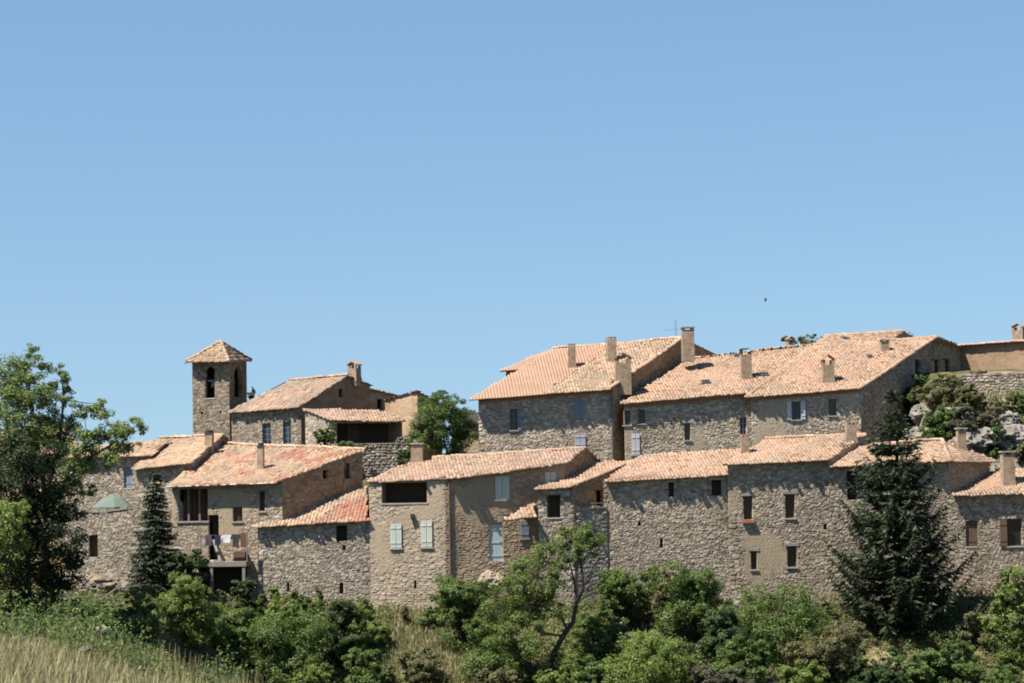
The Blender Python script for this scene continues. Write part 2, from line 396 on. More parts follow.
def roof_mesh(name, parent, faces, ridges=(), seed=1, edge_tiles=True):
    """faces: list of (Plane, [Vector polygon], palette, eave (i,j))"""
    rng = np.random.default_rng(seed); Vs = []; Fs = []; Cs = []; base = 0
    def add(V, Fq, C):
        nonlocal base
        Vs.append(V); Fs.append(Fq + base); Cs.append(C); base += len(V)
    for (pl, poly, palname, ev) in faces:
        pa, pb, thr = TILE[palname]; pa = np.array(pa); pb = np.array(pb)
        E = (poly[ev[1]] - poly[ev[0]]).normalized(); Nn = pl.n
        # make the columns run straight down the slope
        down = Vector((Nn.x, Nn.y, 0)); 
        if down.length > 1e-4:
            perp = Nn.cross(E).normalized()
            if perp.z < 0: perp = -perp
            Sx = perp
        O = poly[ev[0]]
        ab = [((p - O).dot(E), (p - O).dot(Sx)) for p in poly]
        A = np.array(ab); amin, bmin = A.min(0); amax, bmax = A.max(0)
        ca = np.arange(amin - .02, amax + .1, .205); rb = np.arange(bmin + .12, bmax + .2, .34)
        a, b = np.meshgrid(ca, rb, indexing='ij'); a = a.ravel(); b = b.ravel()
        k = inside(ab, a, b); a = a[k]; b = b[k]
        patch = fbm(a * (1.5 if palname == 'mixed' else .55) + seed, b * (1.1 if palname == 'mixed' else .45) + seed * 2, seed, 3) + rng.normal(0, .07, len(a))
        ca_ = pa[rng.integers(0, len(pa), len(a))]; cb_ = pb[rng.integers(0, len(pb), len(a))]
        col = np.where((patch > thr)[:, None], cb_, ca_) * (1 + rng.normal(0, .03 if palname == 'new' else .08, (len(a), 1)))
        col = np.clip(col, .02, .75)
        if palname != 'new':
            dark = rng.random(len(a)) < .05; col[dark] *= .6
            lich = smooth(.52, .7, fbm(a * .9 + 3 * seed, b * .8 + seed, seed + 50, 4))[:, None] * .4
            col = col * (1 - lich) + np.array([.20, .175, .135]) * lich
        add(*(tile_arcs(O, E, Sx, Nn, a, b, col, rng, hgt=.045, lift=.012, jit=.2) if palname == 'new' else tile_arcs(O, E, Sx, Nn, a, b, col, rng)))
        # second course of eave-end cover: pan tiles seen as the sheet below
        pts = [np.array(p) for p in poly]; m = len(pts); lower = [p - np.array(Nn) * .07 for p in pts]
        ctr = sum(pts) / m; lc = sum(lower) / m
        cb = pa.mean(0) * .8
        V = []; Fq = []
        for i in range(m):
            p, q, P2, Q2 = pts[i], pts[(i + 1) % m], lower[i], lower[(i + 1) % m]
            o = len(V); V += [p, q, ctr, ctr, P2, Q2, lc, lc]
            Fq += [(o, o + 1, o + 2, o + 3), (o + 5, o + 4, o + 6, o + 7), (o, o + 4, o + 5, o + 1)]
        V = np.array(V); add(V, np.array(Fq), np.tile(cb, (len(V), 1)))
    for (P, Q, palname) in ridges:
        pa = np.array(TILE[palname][0]); L = (Q - P).length; n = max(1, int(L / .36)); E = (Q - P).normalized()
        side = E.cross(Vector((0, 0, 1))).normalized(); up = side.cross(E).normalized()
        b = (np.arange(n) + .5) * L / n; col = pa[rng.integers(0, len(pa), n)] * (1 + rng.normal(0, .1, (n, 1)))
        add(*tile_arcs(P + up * .02, side, E, up, np.zeros(n), b, np.clip(col, .02, .75), rng, w=.13, ln=.46, hgt=.11))
    return mesh_np(name, np.concatenate(Vs), np.concatenate(Fs), np.concatenate(Cs), M['tile'], parent)

# ------------------------------------------------------------------ houses
class Wall:
    def __init__(s, p0, p1):
        s.p0 = np.array(p0[:2], float); s.p1 = np.array(p1[:2], float); d = s.p1 - s.p0; s.L = np.linalg.norm(d); t = d / s.L
        s.t = Vector((t[0], t[1], 0)); s.n = Vector((t[1], -t[0], 0)); s.o = Vector((p0[0], p0[1], 0))
    def px(s, u, v):
        d = ray(u, v); P = d * (s.o.dot(s.n) / d.dot(s.n)); return (P - s.o).dot(s.t), P.z
    def pt(s, a, z, out=0.0): return s.o + s.t * a + s.n * out + Vector((0, 0, z))
    def rect(s, u0, v0, u1, v1):
        um = (u0 + u1) / 2; vm = (v0 + v1) / 2
        a0 = s.px(u0, vm)[0]; a1 = s.px(u1, vm)[0]; z0 = s.px(um, v1)[1]; z1 = s.px(um, v0)[1]
        return a0, z0, a1, z1

def inset(poly, d):
    n = len(poly); P = [np.array((p[0], p[1]), float) for p in poly]; out = []
    for i in range(n):
        a, b, c = P[i - 1], P[i], P[(i + 1) % n]
        t1 = (b - a) / np.linalg.norm(b - a); t2 = (c - b) / np.linalg.norm(c - b)
        n1 = np.array((-t1[1], t1[0])); n2 = np.array((-t2[1], t2[0])); d1 = d[i - 1]; d2 = d[i]
        cr = t1[0] * t2[1] - t1[1] * t2[0]
        if abs(cr) < .12: out.append(b + (n1 * d1 + n2 * d2) / 2)
        else:
            q1 = a + n1 * d1; q2 = b + n2 * d2
            k = ((q2 - q1)[0] * t2[1] - (q2 - q1)[1] * t2[0]) / cr; out.append(q1 + t1 * k)
    return out

def shutter_panel(w, a0, z0, a1, z1, out, mat, name, parent, planks=3, bars=True):
    mb = MB(); th = .035; wd = (a1 - a0); gap = .008
    for k in range(planks):
        x0 = a0 + wd * k / planks + gap; x1 = a0 + wd * (k + 1) / planks - gap
        mb.box(w.pt(x0, z0, out), w.t * (x1 - x0), w.n * th, Vector((0, 0, z1 - z0)))
    if bars:
        for f in (.18, .78):
            mb.box(w.pt(a0 + .02, z0 + (z1 - z0) * f, out + th - .002), w.t * (wd - .04), w.n * .02, Vector((0, 0, .09)))
    return mb.build(name, mat, parent)

def window_unit(w, a0, z0, a1, z1, root, frame_mat='shut_white', depth=.22, bars=(1, 2), sill=True, sill_mat='slab', lintel=None, pane='glass'):
    mb = MB(); f = .055; y = -depth; up = Vector((0, 0, 1))
    mb.box(w.pt(a0, z0, y), w.t * (a1 - a0), w.n * .05, up * f)
    mb.box(w.pt(a0, z1 - f, y), w.t * (a1 - a0), w.n * .05, up * f)
    mb.box(w.pt(a0, z0 + f, y), w.t * f, w.n * .05, up * (z1 - z0 - 2 * f))
    mb.box(w.pt(a1 - f, z0 + f, y), w.t * f, w.n * .05, up * (z1 - z0 - 2 * f))
    for k in range(1, bars[0] + 1):
        x = a0 + (a1 - a0) * k / (bars[0] + 1); mb.box(w.pt(x - .025, z0 + f, y + .003), w.t * .05, w.n * .042, up * (z1 - z0 - 2 * f))
    for k in range(1, bars[1] + 1):
        z = z0 + (z1 - z0) * k / (bars[1] + 1); mb.box(w.pt(a0 + f, z - .015, y + .006), w.t * (a1 - a0 - 2 * f), w.n * .035, up * .03)
    win = mb.build('window', M[frame_mat], root)
    pb = MB(); pb.box(w.pt(a0 + .01, z0 + .01, y + .012), w.t * (a1 - a0 - .02), w.n * .012, up * (z1 - z0 - .02)); pb.build('pane', M[pane], win)
    if sill:
        sb = MB(); sb.box(w.pt(a0 - .07, z0 - .085, -depth + .05), w.t * (a1 - a0 + .14), w.n * (depth + .03), up * .08); sb.build('sill', M[sill_mat], win)
    if lintel:
        lb = MB(); lb.box(w.pt(a0 - .14, z1 + .004, -.05), w.t * (a1 - a0 + .28), w.n * (.05 + .045), up * .15); lb.build('lintel', M[lintel], win)
    return win

def make_house(name, label, cat, faces, outer, ovh, zb, styles, openings, palette='old', ridges=(), seed=1, group=None, wall_label=None, roof_th=.05, res=.041, wplanes=None, batter=0.0, gain=1.0):
    """faces: [(Plane,[pts],palette,(i,j))]; outer: CCW plan; one overhang, style and opening list per edge"""
    fp = inset(outer, ovh); cx = sum(p[0] for p in fp) / len(fp); cy = sum(p[1] for p in fp) / len(fp)
    root = thing(name, (cx, cy, zb), label, cat, group)
    planes = wplanes or [f[0] for f in faces]
    def ztop(x, y): return min(p.z(x, y) for p in planes) - roof_th
    walls = []; V = []; Fq = []; C = []; base = 0
    for i in range(len(fp)):
        p0, p1 = fp[i], fp[(i + 1) % len(fp)]; w = Wall(p0, p1); walls.append(w)
        ops = openings.get(i, []); holes = []
        for o in ops:
            r = w.rect(*o['r']); o['sz'] = r
            if o.get('hole', True): holes.append(r)
        def top(S, p0=p0, p1=p1, L=w.L):
            return np.array([ztop(p0[0] + (p1[0] - p0[0]) * q / L, p0[1] + (p1[1] - p0[1]) * q / L) for q in S])
        st = styles[i] if i < len(styles) else 'hidden'
        v, f, c = wall_sheet(p0, p1, zb, top, holes, st, res if st != 'hidden' else .5, batter=batter if st != 'hidden' else 0)
        V.append(v); Fq.append(f + base); C.append(c); base += len(v)
    wo = mesh_np('wall', np.concatenate(V), np.concatenate(Fq), np.concatenate(C) * gain, M['stone'], root)
    ro = roof_mesh('roof', root, faces, ridges, seed)
    H = dict(root=root, walls=walls, roof=ro, planes=planes, ztop=ztop)
    for i, ops in openings.items():
        w = walls[i]
        for o in ops: build_opening(H, w, o)
    return H

def build_opening(H, w, o):
    root = H['root']; a0, z0, a1, z1 = o['sz']; k = o['k']; up = Vector((0, 0, 1))
    if o.get('arch'):
        mb = MB(); R = (a1 - a0) / 2; am = (a0 + a1) / 2; hh = R * o['arch']; N = 10
        for q in range(N):
            t0, t1 = math.pi * q / N, math.pi * (q + 1) / N
            pa = (am + R * math.cos(t0), z1 - hh + hh * math.sin(t0)); pb = (am + R * math.cos(t1), z1 - hh + hh * math.sin(t1))
            f = lambda p, y, z=None: w.pt(p[0], p[1] if z is None else z, y)
            c_ = (.24, .2, .15)
            mb.quad(f(pb, .004), f(pa, .004), f(pa, .004, z1 + .02), f(pb, .004, z1 + .02), 0, c_); mb.quad(f(pa, .004), f(pb, .004), f(pb, -.28), f(pa, -.28), 0, c_)
        mb.build('arch', M['stone'], root)
    if k == 'void':
        mb = MB(); d = o.get('depth', .9)
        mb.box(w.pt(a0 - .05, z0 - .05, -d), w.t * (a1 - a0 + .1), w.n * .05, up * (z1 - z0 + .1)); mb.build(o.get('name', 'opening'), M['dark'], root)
        if o.get('sill'):
            sb = MB(); sb.box(w.pt(a0 - .06, z0 - .08, -.25), w.t * (a1 - a0 + .12), w.n * .29, up * .075); sb.build('sill', M[o['sill']], root)
        if o.get('lintel'):
            lb = MB(); lb.box(w.pt(a0 - .14, z1 + .004, -.05), w.t * (a1 - a0 + .28), w.n * .09, up * .14); lb.build('lintel', M[o['lintel']], root)
    elif k == 'glass':
        win = window_unit(w, a0, z0, a1, z1, root, o.get('frame', 'shut_white'), o.get('depth', .2), o.get('bars', (1, 2)), o.get('sillon', True), o.get('sill', 'slab'), o.get('lintel'))
        if o.get('shut'):
            sw = o.get('sw', (a1 - a0) * .5); m = M[o['shut']]
            for s_ in o.get('sides', 'lr'):
                if s_ == 'l': shutter_panel(w, a0 - sw, z0, a0 - .01, z1, .05, m, 'shutter', win)
                else: shutter_panel(w, a1 + .01, z0, a1 + sw, z1, .05, m, 'shutter', win)
    elif k == 'closed':
        m = M[o['shut']]; am = (a0 + a1) / 2; n = o.get('n', 2)
        if n == 2:
            shutter_panel(w, a0, z0, am - .01, z1, .045, m, 'shutter', root); shutter_panel(w, am + .01, z0, a1, z1, .045, m, 'shutter', root)
        else: shutter_panel(w, a0, z0, a1, z1, .045, m, 'shutter', root, planks=4)
        if o.get('sill'):
            sb = MB(); sb.box(w.pt(a0 - .05, z0 - .09, -.05), w.t * (a1 - a0 + .1), w.n * .14, up * .075); sb.build('sill', M[o['sill']], root)
    elif k == 'recess':
        m = M[o['shut']]; d = o.get('depth', .14)
        am = (a0 + a1) / 2
        shutter_panel(w, a0 + .01, z0, am - .005, z1, -d, m, 'shutter', root, planks=2); shutter_panel(w, am + .005, z0, a1 - .01, z1, -d, m, 'shutter', root, planks=2)
        sb = MB(); sb.box(w.pt(a0 - .05, z0 - .085, -d - .05), w.t * (a1 - a0 + .1), w.n * (d + .08), up * .08); sb.build('sill', M[o.get('sill', 'slab')], root)
    elif k == 'door':
        m = M[o['shut']]; d = o.get('depth', .10); mb = MB(); n = 4; wd = (a1 - a0) / n
        for q in range(n): mb.box(w.pt(a0 + wd * q + .005, z0, -d), w.t * (wd - .01), w.n * .04, up * (z1 - z0))
        for f in (.12, .48, .84): mb.box(w.pt(a0 + .03, z0 + (z1 - z0) * f, -d + .038), w.t * (a1 - a0 - .06), w.n * .02, up * .1)
        dr = mb.build('door', m, root)
        hb = MB(); hb.box(w.pt(a1 - .14, z0 + 1.0, -d + .04), w.t * .04, w.n * .04, up * .12); hb.build('handle', M['iron'], dr)

def chimney(H, u, v, wpx, hpx, pl=None, style='tent', mat='plaster', face=None, sink=.5, base=None):
    """u,v: pixel of the middle of the chimney's foot on the roof plane"""
    pl = pl or H['planes'][0]; P = base or pl.hit(u, v); s = P.y / FPX; w = wpx * s; h = hpx * s
    t = (face or H['walls'][0]).t; n = (face or H['walls'][0]).n; up = Vector((0, 0, 1)); mb = MB()
    d = w * .9; o = P - t * (w / 2) + n * (d * .5) - n * d - up * sink
    hb = h * (.62 if style == 'tent' else .84 if style == 'flat' else .9)
    mb.box(o, t * w, n * d, up * (hb + sink))
    # flashing of mortar at the foot
    if sink < .6: mb.box(o - t * .04 - n * .04 + up * (sink - .2), t * (w + .08), n * (d + .08), up * (.2 + .10))
    ch = mb.build('chimney', M[mat], H['root'])
    cb = MB(); q = o + up * (hb + sink)
    if style == 'tent':
        e = .06; pw = w * .22
        for sx in (0, 1):
            for sy in (0, 1): cb.box(q + t * (sx * (w - pw)) + n * (sy * (d - pw)), t * pw, n * pw, up * (h * .2))
        z = h * .2; ap = q + t * (w / 2) + up * h * .38
        for sg in (-1, 1):
            a = q + t * (w / 2 + sg * (w / 2 + e)) + up * z - n * e; b = a + n * (d + 2 * e); c = ap + n * (d + e); dd = ap - n * e
            th = up * .06
            cb.quad(a, b, c, dd, 1); cb.quad(a + th, b + th, c + th, dd + th, 1); cb.quad(a, b, b + th, a + th, 1); cb.quad(b, c, c + th, b + th, 1); cb.quad(a, dd, dd + th, a + th, 1)
        cb.build('chimney_cap', [M[mat], M['cornice']], ch)
    elif style == 'flat':
        g = h * .16
        pw = w * .25
        for sx in (0, 1):
            for sy in (0, 1): cb.box(q + t * (sx * (w - pw)) + n * (sy * (d - pw)), t * pw, n * pw, up * (g * .55))
        cb.box(q - t * .07 - n * .07 + up * g * .55, t * (w + .14), n * (d + .14), up * .07)
        cb.build('chimney_cap', M['slab'] if mat == 'plaster' else M['iron'], ch)
    elif style == 'dark':
        c = q + t * (w / 2) + n * (d / 2)
        cb.box(q - t * .05 - n * .05, t * (w + .1), n * (d + .1), up * .05)
        cb.tube([c + up * .05, c + up * (h * .1 + .05)], [w * .5, w * .52], 10); cb.build('chimney_cap', M['iron'], ch)
    elif style == 'broken':
        cb.box(q, t * w * .18, n * d, up * h * .2); cb.box(q + t * w * .82, t * w * .18, n * d, up * h * .12)
        a = q + up * h * .2; cb.box(a - t * .05, t * w * .8, n * d, up * .06 + t * .1); cb.build('chimney_cap', M['iron'], ch)
    elif style == 'open':
        for sx in (0, .41, .82):
            cb.box(q + t * (sx * w), t * w * .18, n * d, up * h * .10)
        cb.box(q + up * h * .10, t * w, n * d, up * .05); cb.build('chimney_cap', M['cornice'], ch)
    return ch

def cornice(H, i, z_drop=.05, hgt=.34, proj=.3, mat='cornice'):
    """two stepped rows of tile ends under the eave (genoise)"""
    w = H['walls'][i]; mb = MB(); up = Vector((0, 0, 1))
    za = H['ztop'](w.p0[0], w.p0[1]); zb_ = H['ztop'](w.p1[0], w.p1[1])
    dirv = w.t * w.L + up * (zb_ - za)
    for k, (pr, z0, h) in enumerate(((proj * .5, hgt, hgt * .5), (proj, hgt * .5, hgt * .5))):
        o = w.pt(0, za - z0 - z_drop, -.02); mb.box(o, dirv, w.n * (pr + .02), up * (h - .003))
        n = int(w.L / .2)
        for j in range(n):
            c = w.pt((j + .5) * w.L / n, za + (zb_ - za) * (j + .5) / n - z0 - z_drop + h * .45, pr)
            for a in range(4):
                t0 = math.pi * a / 4; t1 = math.pi * (a + 1) / 4; r = .085
                A = c + w.t * math.cos(t0) * r + up * (math.sin(t0) * r * .5); B = c + w.t * math.cos(t1) * r + up * (math.sin(t1) * r * .5)
                mb.quad(A, B, B + w.n * .05, A + w.n * .05)
    return mb.build('cornice', M[mat], H['root'])

def pipe(H, pts, r=.045, mat='metal', name='downpipe'):
    mb = MB(); mb.tube(pts, r, 8); return mb.build(name, M[mat], H['root'])

def shed_outer(A, B, D, C): return [A, B, D, C]

def gable(A, B, D, C, Lb, drop, n_h=None):
    """points of the slope behind ridge C-D"""
    h = Vector((-(B - A).y, (B - A).x, 0)).normalized()
    if h.y < 0: h = -h
    return C + h * Lb - Vector((0, 0, drop)), D + h * Lb - Vector((0, 0, drop))

exec_marker = 0
# ------------------------------------------------------------------ terrain
def terrain(x, y):
    x = np.asarray(x, float); y = np.asarray(y, float)
    lx = smooth(-13.5, -19, x)
    slope = .45 * (1 - lx) + .16 * lx
    front = -6.2 + 1.0 * lx - slope * (147 - y)
    mid = -6.2 + 1.0 * lx + (8.2 - 1.0 * lx) * smooth(151, 164, y) + .06 * np.clip(y - 161, 0, 25)
    v = np.where(y < 147.5, front, mid)
    v = v + smooth(25.6, 28.2, x) * (4.0 * smooth(155.0, 165.2, y) + 1.4 * smooth(166.5, 167.2, y))
    v = v + smooth(20, 26, x) * (1 - smooth(147, 152, y)) * .3
    v = v - 42 * smooth(184, 300, y)
    side = smooth(55, 140, np.abs(x)); v = v - side * 14
    v = np.maximum(v, -19 - 10 * smooth(100, 60, y) * 0 - 25 * smooth(190, 300, y))
    near = -1.75 - .0318 * y - (.30 * np.clip(x + 11.5, 0, 40)) * smooth(18, 52, y) + .05 * np.clip(-11.5 - x, 0, 12) * smooth(18, 52, y)
    near = np.maximum(near, -19)
    k = smooth(64, 104, y)
    z = near * (1 - k) + v * k
    bump = (fbm(x * .35, y * .35, 4, 4) - .5)
    z = z + bump * (.35 + .5 * smooth(100, 130, y) * (1 - smooth(146, 148, y)) + 1.5 * smooth(23, 27, x) * smooth(156, 159, y) * (1 - smooth(162, 164.5, y)))
    return z
def tz(x, y): return float(terrain(np.array([x]), np.array([y]))[0])
def ground_at(u, v, y0=104, y1=176):
    d = ray(u, v); ys = np.arange(y0, y1, .25); xs = d.x / d.y * ys; zs = d.z / d.y * ys
    below = np.nonzero(zs < terrain(xs, ys))[0]
    if len(below) == 0: return None
    y = ys[below[0]]; x = d.x / d.y * y
    return Vector((x, y, tz(x, y)))

xs = np.unique(np.concatenate([np.linspace(-6000, -120, 24), np.linspace(-120, -48, 30), np.arange(-48, 48.1, .6), np.linspace(48, 120, 30), np.linspace(120, 6000, 24)]))
ys = np.unique(np.concatenate([np.linspace(-800, -20, 12), np.arange(-20, 120, 1.2), np.arange(120, 185, .6), np.linspace(185, 320, 40), np.linspace(320, 9000, 30)]))
gx, gy = np.meshgrid(xs, ys, indexing='ij'); gz = terrain(gx, gy)
GV = np.stack([gx, gy, gz], -1).reshape(-1, 3); ny = len(ys)
ii, jj = np.meshgrid(np.arange(len(xs) - 1), np.arange(ny - 1), indexing='ij')
GF = np.stack([ii * ny + jj, (ii + 1) * ny + jj, (ii + 1) * ny + jj + 1, ii * ny + jj + 1], -1).reshape(-1, 4)
n1 = fbm(gx * .22, gy * .22, 11, 4).reshape(-1, 1); n2 = fbm(gx * .9, gy * .9, 12, 3).reshape(-1, 1)
gc = np.array([.075, .075, .032]) * (1 - smooth(.45, .62, n1)) + np.array([.17, .135, .08]) * smooth(.5, .66, n1)
gc = gc * (.75 + .5 * n2)
rk = (smooth(23, 26, gx) * smooth(156, 158.5, gy) * (1 - smooth(167, 169, gy))).reshape(-1, 1) * smooth(.42, .58, n2)
gc = gc * (1 - rk) + np.array([.22, .19, .15]) * rk
M['ground'] = attr_mat('dry_earth', .97, .05, 2.5, .7, 1.25, .7, 6, .15)
g = mesh_np('ground', GV, GF, gc, M['ground'], None, smooth_=True); prop(g, kind='structure')

# ------------------------------------------------------------------ lower row of houses, left to right
def W_(r, k='glass', **kw): d = dict(k=k, r=r); d.update(kw); return d

# house A1 / A2 at the far left
pl = Plane(at(86, 457, 155.6), at(150, 455, 154.6), at(166, 439.5, 158))
A, B, D, C = pl.hit(60, 458), pl.hit(152, 455), pl.hit(170, 439), pl.hit(92, 446)
HA1 = make_house('stone_house', 'low stone house behind the airy tree, old roof half hidden by leaves, one pale shutter', 'house',
    [(pl, [A, B, D, C], 'cream', (0, 1))], [A, B, D, C], [.3, .2, .2, .2], -6.5, ['rubble', 'rubble', 'hidden', 'hidden'],
    {0: [W_((124, 467, 133, 488), 'recess', shut='shut_blue')]}, seed=3)
pl = Plane(at(132, 469, 153), at(187, 463.5, 151.6), at(205, 435.5, 158.5))
A, B, D, C = pl.hit(132, 469), pl.hit(192, 463), pl.hit(223, 435.5), pl.hit(160, 438.6)
Cb, Db = gable(A, B, D, C, 3, 1.0)
plb = Plane(C, D, Db)
HA2 = make_house('stone_house', 'stone house with blank front behind the narrow dark spruce', 'house',
    [(pl, [A, B, D, C], 'cream', (0, 1)), (plb, [D, C, Cb, Db], 'cream', (1, 0))], [A, B, D, Db, Cb, C], [.3, .15, .15, .15, .2, .2], -6.5,
    ['rubble', 'rubble_warm', 'rubble_warm', 'hidden', 'hidden', 'rubble'], {}, ridges=[(C, D, 'cream')], seed=4)

# house B, with the loggia and balcony
plB = Plane(at(167, 485.5, 149.0), at(277, 481.5, 147.8), at(365, 449.6, 153.4))
A, B, D, C = plB.hit(167, 485.5), plB.hit(277, 481.5), plB.hit(365, 449.6), plB.hit(217, 443.5)
HB = make_house('stone_house', 'stone house with wooden loggia, balcony, brown side wall and speckled red and cream roof', 'house',
    [(plB, [A, B, D, C], 'mixed', (0, 1))], [A, B, D, C], [.42, .06, .15, .15], -8, ['patchy', 'brown', 'hidden', 'hidden'],
    {0: [W_((179, 489, 208, 521), 'void', depth=1.2, name='loggia_opening'), W_((208.6, 515, 219, 560), 'void', depth=1.0, name='stair_recess'),
         W_((233, 507, 242.6, 521.5), frame='darkwood', bars=(1, 1), sill='concrete'), W_((259, 491, 264.8, 511), frame='darkwood', bars=(0, 1)),
         W_((199, 567, 247, 604), 'void', depth=1.5, name='cellar_opening')],
     1: [W_((323, 470, 328.5, 479), 'void', name='attic_opening', depth=.6), W_((344.5, 463, 351, 478.5), 'glass', frame='darkwood', bars=(0, 1), sillon=False)]},
    ridges=[(C, D, 'mixed')], seed=5)
chimney(HB, 209.5, 455, 7.5, 24, style='dark'); chimney(HB, 261, 468.5, 6, 24.5, style='dark')
w = HB['walls'][0]; mb = MB()
for k in range(6):   # boards of the loggia doors
    a0, z0, a1, z1 = w.rect(180, 489, 206, 521); x = a0 + (a1 - a0) * k / 6
    mb.box(w.pt(x + .02, z0, -.75 - .02 * (k % 2)), w.t * ((a1 - a0) / 6 - .04), w.n * .04, Vector((0, 0, z1 - z0)))
mb.build('loggia_door', M['darkwood'], HB['root'])
mb = MB(); a0, z0, a1, z1 = w.rect(178, 489, 209, 521)
for u in (187, 198): 
    a = w.px(u, 500)[0]; mb.box(w.pt(a, z0, -.2), w.t * .12, w.n * .12, Vector((0, 0, z1 - z0)))
mb.build('loggia_post', M['wood'], HB['root'])
mb = MB(); mb.box(w.pt(a0 - .1, z0 - .1, -.25), w.t * (a1 - a0 + .1), w.n * .33, Vector((0, 0, .1))); mb.build('sill', M['concrete'], HB['root'])
a0, z0, a1, z1 = w.rect(196, 560, 253, 566)
mb = MB(); mb.box(w.pt(a0, z0, .0), w.t * (a1 - a0), w.n * 1.4, Vector((0, 0, .28))); balc = mb.build('balcony', M['beam'], HB['root'])
BALC = (w, a0, a1, z0 + .28)
mb = MB()
for u in (217, 249):
    a = w.px(u, 575)[0]; mb.box(w.pt(a, -8, 1.2), w.t * .16, w.n * .16, Vector((0, 0, z0 + 8 - .002)))
mb.build('balcony_post', M['beam'], HB['root'])
p, q = w.px(215, 540), w.px(225, 560)
mb = MB(); mb.tube([w.pt(p[0], p[1], .25), w.pt(q[0], BALC[3], .9)], .09, 6); mb.build('stair_stringer', M['beam'], HB['root'])
mb = MB(); a, z = w.px(233, 553); mb.box(w.pt(w.px(236, 550)[0], BALC[3], .05), w.t * .7, w.n * .5, Vector((0, 0, .55))); mb.build('balcony_chest', M['darkwood'], HB['root'])
ea, eb = A - plB.n * .1, B - plB.n * .1
pipe(HB, [ea - w.n * -.06, eb - w.n * -.06], .06, 'metal', 'gutter')

# house D, low with a half new roof
pl = Plane(at(250.5, 527, 147.75), at(368, 520, 147.3), at(366, 487, 152.6))
A, B, D, C = pl.hit(250.5, 527), pl.hit(368, 520), pl.hit(366.3, 487), pl.hit(277, 516.5)
m1, m2, m3 = pl.hit(311, 523.4), pl.hit(342, 504), pl.hit(366.7, 494)
HD = make_house('stone_house', 'low stone house with lean-to roof of cream and fresh red tiles', 'house',
    [(pl, [A, m1, m2, m3, D, C], 'cream', (0, 1)), (pl, [m1, B, m3, m2], 'red', (0, 1))], [A, B, D, C], [.24, -.12, .1, .1], -9,
    ['rubble', 'rubble', 'hidden', 'rubble'],
    {0: [W_((336, 525.5, 347, 541), 'void', name='loft_opening', depth=.8), W_((342.6, 545.5, 346, 550.5), 'void', name='vent_hole', depth=.3), W_((339.5, 583, 343.5, 594), 'void', name='vent_slit', depth=.4),
         W_((287, 583, 289.5, 592), 'void', name='vent_slit', depth=.3)],
     3: [W_((266, 575, 268, 580), 'void', name='vent_hole', depth=.2)]}, seed=6)

# house E, the tall pale block with green shutters
plE = Plane(at(366, 482, 147.4), at(456, 478, 146.9), at(566, 463, 148.25))
A, B, G, D, C2, C1 = [plE.hit(*p) for p in ((366, 482), (457, 478), (566, 463), (586, 448), (432, 458), (392, 468))]
Db = D + Vector((.9, 2.6, -.75)); C2b = C2 + Vector((.4, 2.5, -.7)); plEb = Plane(C2, D, Db)
HE = make_house('stone_house', 'tall pale beige house with pale green shutters and a long pink tiled roof', 'house',
    [(plE, [A, B, G, D, C2, C1], 'pink', (0, 2)), (plEb, [D, C2, C2b, Db], 'pink', (1, 0))], [A, B, G, D, Db, C2b, C1], [.12, .34, .25, .15, .2, .2, .1], -9,
    ['beige', 'beige_warm', 'brown', 'brown', 'hidden', 'hidden', 'beige'],
    {0: [W_((382, 482.5, 427, 503), 'void', depth=1.6, name='loggia_opening', sill='slab'),
         W_((390.6, 523.5, 401.7, 548), 'closed', hole=False, shut='shut_green', sill='slab'), W_((421, 520.5, 432.3, 547), 'closed', hole=False, shut='shut_green', sill='slab'),
         W_((414, 581, 416.6, 589), 'void', name='vent_slit', depth=.3)],
     1: [W_((495, 476, 509, 499.5), 'closed', hole=False, shut='shut_green', sill='slab'), W_((545, 472, 555.5, 482), 'closed', hole=False, shut='shut_green', sill='slab'),
         W_((489.5, 524, 503, 561), 'door', shut='door_blue'), W_((520, 521, 528.6, 538), 'closed', hole=False, shut='shut_blue', sill='slab')]},
    ridges=[(C2, D, 'pink')], seed=7)
chimney(HE, 417.5, 461, 11.5, 18, style='flat')
w = HE['walls'][1]; a, z = w.px(465, 481)
pipe(HE, [w.pt(.25, HE['ztop'](*w.p0) - .05, .07), w.pt(.25, -7, .07)], .05, 'shut_brown')
w = HE['walls'][0]; mb = MB(); a, z = w.px(412.5, 514); mb.box(w.pt(a - .1, z - .22, 0), w.t * .2, w.n * .22, Vector((0, 0, .24)))
a2, z2 = w.px(414.5, 527); mb.tube([w.pt(a, z - .2, .15), w.pt(a2, z2, .05)], .035, 6); mb.build('wall_bracket', M['iron'], HE['root'])
plN = Plane(at(503.5, 520, 146.6), at(534.5, 516, 146.8), at(532, 502.5, 148.5))
roof_mesh('canopy_roof', HE['root'], [(plN, [plN.hit(503.5, 520), plN.hit(535, 516), plN.hit(535, 501.5), plN.hit(519, 510.5)], 'cream', (0, 1))], seed=8)

# house M, narrow with a slanting strip of roof
pl = Plane(at(533, 488.5, 146.9), at(572, 486, 146.9), at(634, 461, 152))
A, B, D, C = pl.hit(533, 488.5), pl.hit(572, 486), pl.hit(634, 461), pl.hit(606, 461)
HM = make_house('stone_house', 'narrow stone house with a slanting strip of roof and one black window', 'house',
    [(pl, [A, B, D, C], 'orange', (0, 1))], [A, B, D, C], [.2, .06, .1, .1], -9, ['rubble', 'brown', 'hidden', 'rubble'],
    {0: [W_((547, 495, 560.4, 517.5), 'void', depth=.8, name='window_opening', sill='slab')],
     1: [W_((596, 490, 604, 506), 'void', depth=.5, name='door_opening')]}, ridges=[(B, D, 'orange')], seed=9)

